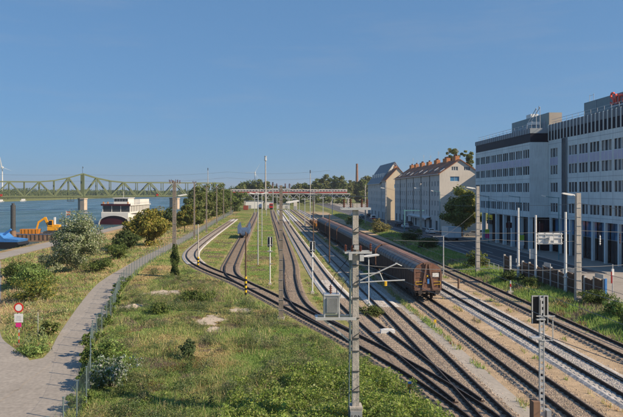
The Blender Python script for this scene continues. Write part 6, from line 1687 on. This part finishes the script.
for k_ in range(9):
    plant('bush', f'{ordn[k_]} low bush from the left along the far end of the yard', 'bush', -40 + k_ * 11.5, 528 + (k_ * 37) % 20, 6.5 + (k_ * 5) % 4, 5.5, cols=MID + OLIVET, n_cl=24, n_lf=50, size=0.5, trunk=0, group='bushes at the end of the yard')
# shrubs near the path, fence and verge
SH = [('silver leaved shrub beside the fence at lower left', -10.0, 36.4, 2.0, 1.35, [(0.42, 0.46, 0.42), (0.30, 0.36, 0.28), (0.12, 0.18, 0.07), (0.10, 0.16, 0.05)], 46, 70, 0.075),
      ('green shrub behind the silver one at the fence', -11.2, 40.5, 1.7, 1.4, MID + GREEN[:2], 40, 70, 0.08),
      ('small round dark green shrub alone in the meadow', -6.4, 42.5, 1.25, 0.75, [(0.075, 0.12, 0.05), (0.10, 0.14, 0.06)], 26, 80, 0.06),
      ('small leafy shrub in the meadow before the soil mound', -11.5, 58.5, 1.1, 1.2, MID, 26, 60, 0.09),
      ('leafy shrub in the meadow right of the soil mound', -8.8, 64, 1.3, 1.8, MID, 30, 60, 0.1),
      ('yucca like tuft on the island behind the round sign', -18.6, 49.8, 1.1, 0.8, MID + OLIVET, 20, 60, 0.09),
      ('low leafy shrub at the tip of the island', -17.6, 44.0, 0.55, 1.3, MID + GREEN, 26, 60, 0.07),
      ('big green shrub on the left bank above the footpath', -30.5, 76, 3.0, 2.6, MID + GREEN, 50, 90, 0.11),
      ('green shrub on the left bank at the picture edge', -33.5, 80, 3.6, 2.4, MID + DARK, 45, 90, 0.12),
      ('lower green shrub on the left bank near the island', -26.3, 66.5, 2.2, 2.5, MID + YELLOWG[:2], 45, 90, 0.1),
      ('silvery shrub at the left foot of the silver tree', -33.5, 90, 3.2, 2.2, SILVER, 40, 90, 0.11),
      ('low green shrub at the right foot of the silver tree', -26.8, 90, 2.2, 2.2, MID, 36, 80, 0.11),
      ('green shrub on the dry slope beside the path bend', -28.0, 107, 2.4, 2.0, MID, 36, 70, 0.13),
      ('second green shrub on the dry slope farther up', -31.5, 118, 2.0, 1.8, MID, 30, 70, 0.13),
      ('green bush at the foot of the lamp mast before the office', 28.8, 91, 2.6, 1.6, MID + OLIVET, 36, 80, 0.12),
      ('bush at the near end of the board barrier', 30.8, 60.5, 1.5, 1.6, MID + DARK, 36, 80, 0.09),
      ('green bush on the verge at the right edge', 28.9, 50.5, 1.5, 1.5, MID + OLIVET, 36, 80, 0.09),
      ('second green bush on the verge at the right edge', 29.8, 54.5, 1.8, 1.5, MID + GREEN, 36, 80, 0.09),
      ('low bush before the barrier boards', 29.2, 72, 1.1, 1.3, MID + DARK, 26, 70, 0.09),
      ('low dark bush left of the gantry pole', 28.8, 77, 1.3, 1.5, DARK, 26, 70, 0.1),
      ('dry yellow bush on the bank behind the wagons', 27.5, 172, 3.4, 3.4, [(0.33, 0.28, 0.12), (0.24, 0.22, 0.09), (0.14, 0.15, 0.05)], 36, 70, 0.2),
      ('dark bush on the bank beside the shaded lamp mast', 29.5, 140, 2.8, 2.8, DARK, 36, 70, 0.17),
      ('low dark bush on the bank nearer than the shaded lamp mast', 29.0, 122, 2.2, 2.4, DARK, 34, 70, 0.15),
      ('green bush far along the bank behind the train', 25.5, 215, 3.0, 3.0, MID, 30, 60, 0.2),
      ('leafy weed clump around the low white lamp post', 8.6, 57.6, 0.9, 1.3, MID + OLIVET, 26, 70, 0.08)]
for lb, x, y, h, r_, cols, a, b_, s in SH:
    plant('shrub', lb, 'shrub', x, y, h, r_, h * 0.52, h * 0.5, cols, a, b_, s, 0, part='foliage', cr=0.3)
for k_ in range(14):
    y = 33 + k_ * 3.4 + (k_ % 3) * 0.7; x = xat(FENCE, y) - 0.15
    plant('shrub', f'{ordn[k_]} low green shrub from the front growing along the fence', 'shrub', x, y, 0.9 + 0.5 * ((k_ * 5) % 4) / 3, 0.62, None, None, MID + GREEN[:1], 20, 50, 0.075, 0, 'shrubs along the fence', ry=1.5, part='foliage')
# ivy climbing the mast
t = thing('ivy', 'green ivy column wrapped round the foot of a mast by the fence', 'ivy', (-14.35, 83.9, 0))
n_ = 5200; a_ = rng.uniform(0, 2 * np.pi, n_); z = rng.uniform(0, 4.5, n_); r_ = (0.42 + 0.16 * np.sin(z * 3 + a_ * 2)) * rng.uniform(0.75, 1.15, n_) * np.clip((5.0 - z) / 1.5, 0.3, 1)
p = np.stack([r_ * np.cos(a_), r_ * np.sin(a_), z], 1); out = np.stack([np.cos(a_), np.sin(a_), 0 * a_], 1)
co, cc = leaves(p, 0.085, palette(n_, DARK + MID), out); link('foliage', np_mesh('foliage', co, 4, cc, 'leaf'), t)
mb = MB()
for q in range(5): mb.tube((0.28 * math.cos(q * 1.3), 0.28 * math.sin(q * 1.3), 0), (0.26 * math.cos(q * 1.3 + 0.6), 0.26 * math.sin(q * 1.3 + 0.6), 4.2), 0.025, 0.012, 5)
mb.build('stem', 'bark', t)
# far wooded bank beyond the river: reads as one mass
parts = []
n_ = 46000
y = 420 * (2600 / 420) ** rng.random(n_); x = -452 - rng.random(n_) ** 1.5 * 160 - 0.02 * y
hh = (9 + 15 * fbm(x, y, 60, 2)) * np.clip((-452 - x) / 14, 0.25, 1); z = ground_z(-500, 600) + hh * rng.random(n_) ** 0.6
parts.append(leaves(np.stack([x, y, z], 1), 1.3, palette(n_, MID + OLIVET + DARK), None, 0.5))
n_ = 9000; x = rng.uniform(-560, 700, n_); y = rng.uniform(1500, 1640, n_); hh = 10 + 10 * fbm(x, y, 80, 3); z = hh * rng.random(n_) ** 0.6
parts.append(leaves(np.stack([x, y, z], 1), 3.0, palette(n_, DARK + MID), None, 0.5))
stuff('far_woodland', 'far wooded river bank seen through and beyond the truss bridge', parts, 'leaf')
for k_, (x, y, lb) in enumerate(((-440, 880, 'left one of the tiny white boats along the far bank'), (-436, 960, 'middle one of the tiny white boats along the far bank'), (-434, 1040, 'right one of the tiny white boats along the far bank'))):
    t = thing('far_boat', lb, 'boat', (x, y, RIVER_Z), 0.2, 'tiny boats along the far bank')
    MB().prism([(-3, 0), (3, 0), (4, 1.6), (-4, 1.6)], 0, 16).build('hull', 'hull_white', t); MB().box(-2.4, 2.4, 4, 12, 1.6, 4).build('cabin', 'hull_white', t)

# ------------------------------------------------------------------ air: thin summer haze round the whole place
hm = bpy.data.materials.new('haze_air'); hm.use_nodes = True
hn_ = hm.node_tree.nodes; hn_.remove(hn_['Principled BSDF'])
pv = hn_.new('ShaderNodeVolumePrincipled'); pv.inputs['Color'].default_value = (0.72, 0.80, 0.92, 1); pv.inputs['Density'].default_value = 0.00012; pv.inputs['Anisotropy'].default_value = 0.2
hm.node_tree.links.new(pv.outputs[0], hn_['Material Output'].inputs['Volume'])
MATS['haze_air'] = hm
hz = MB().box(-6100, 6100, -220, 9100, -9, 130).build('haze', 'haze_air'); hz['kind'] = 'stuff'; hz['label'] = 'thin bluish summer haze over river and yard'
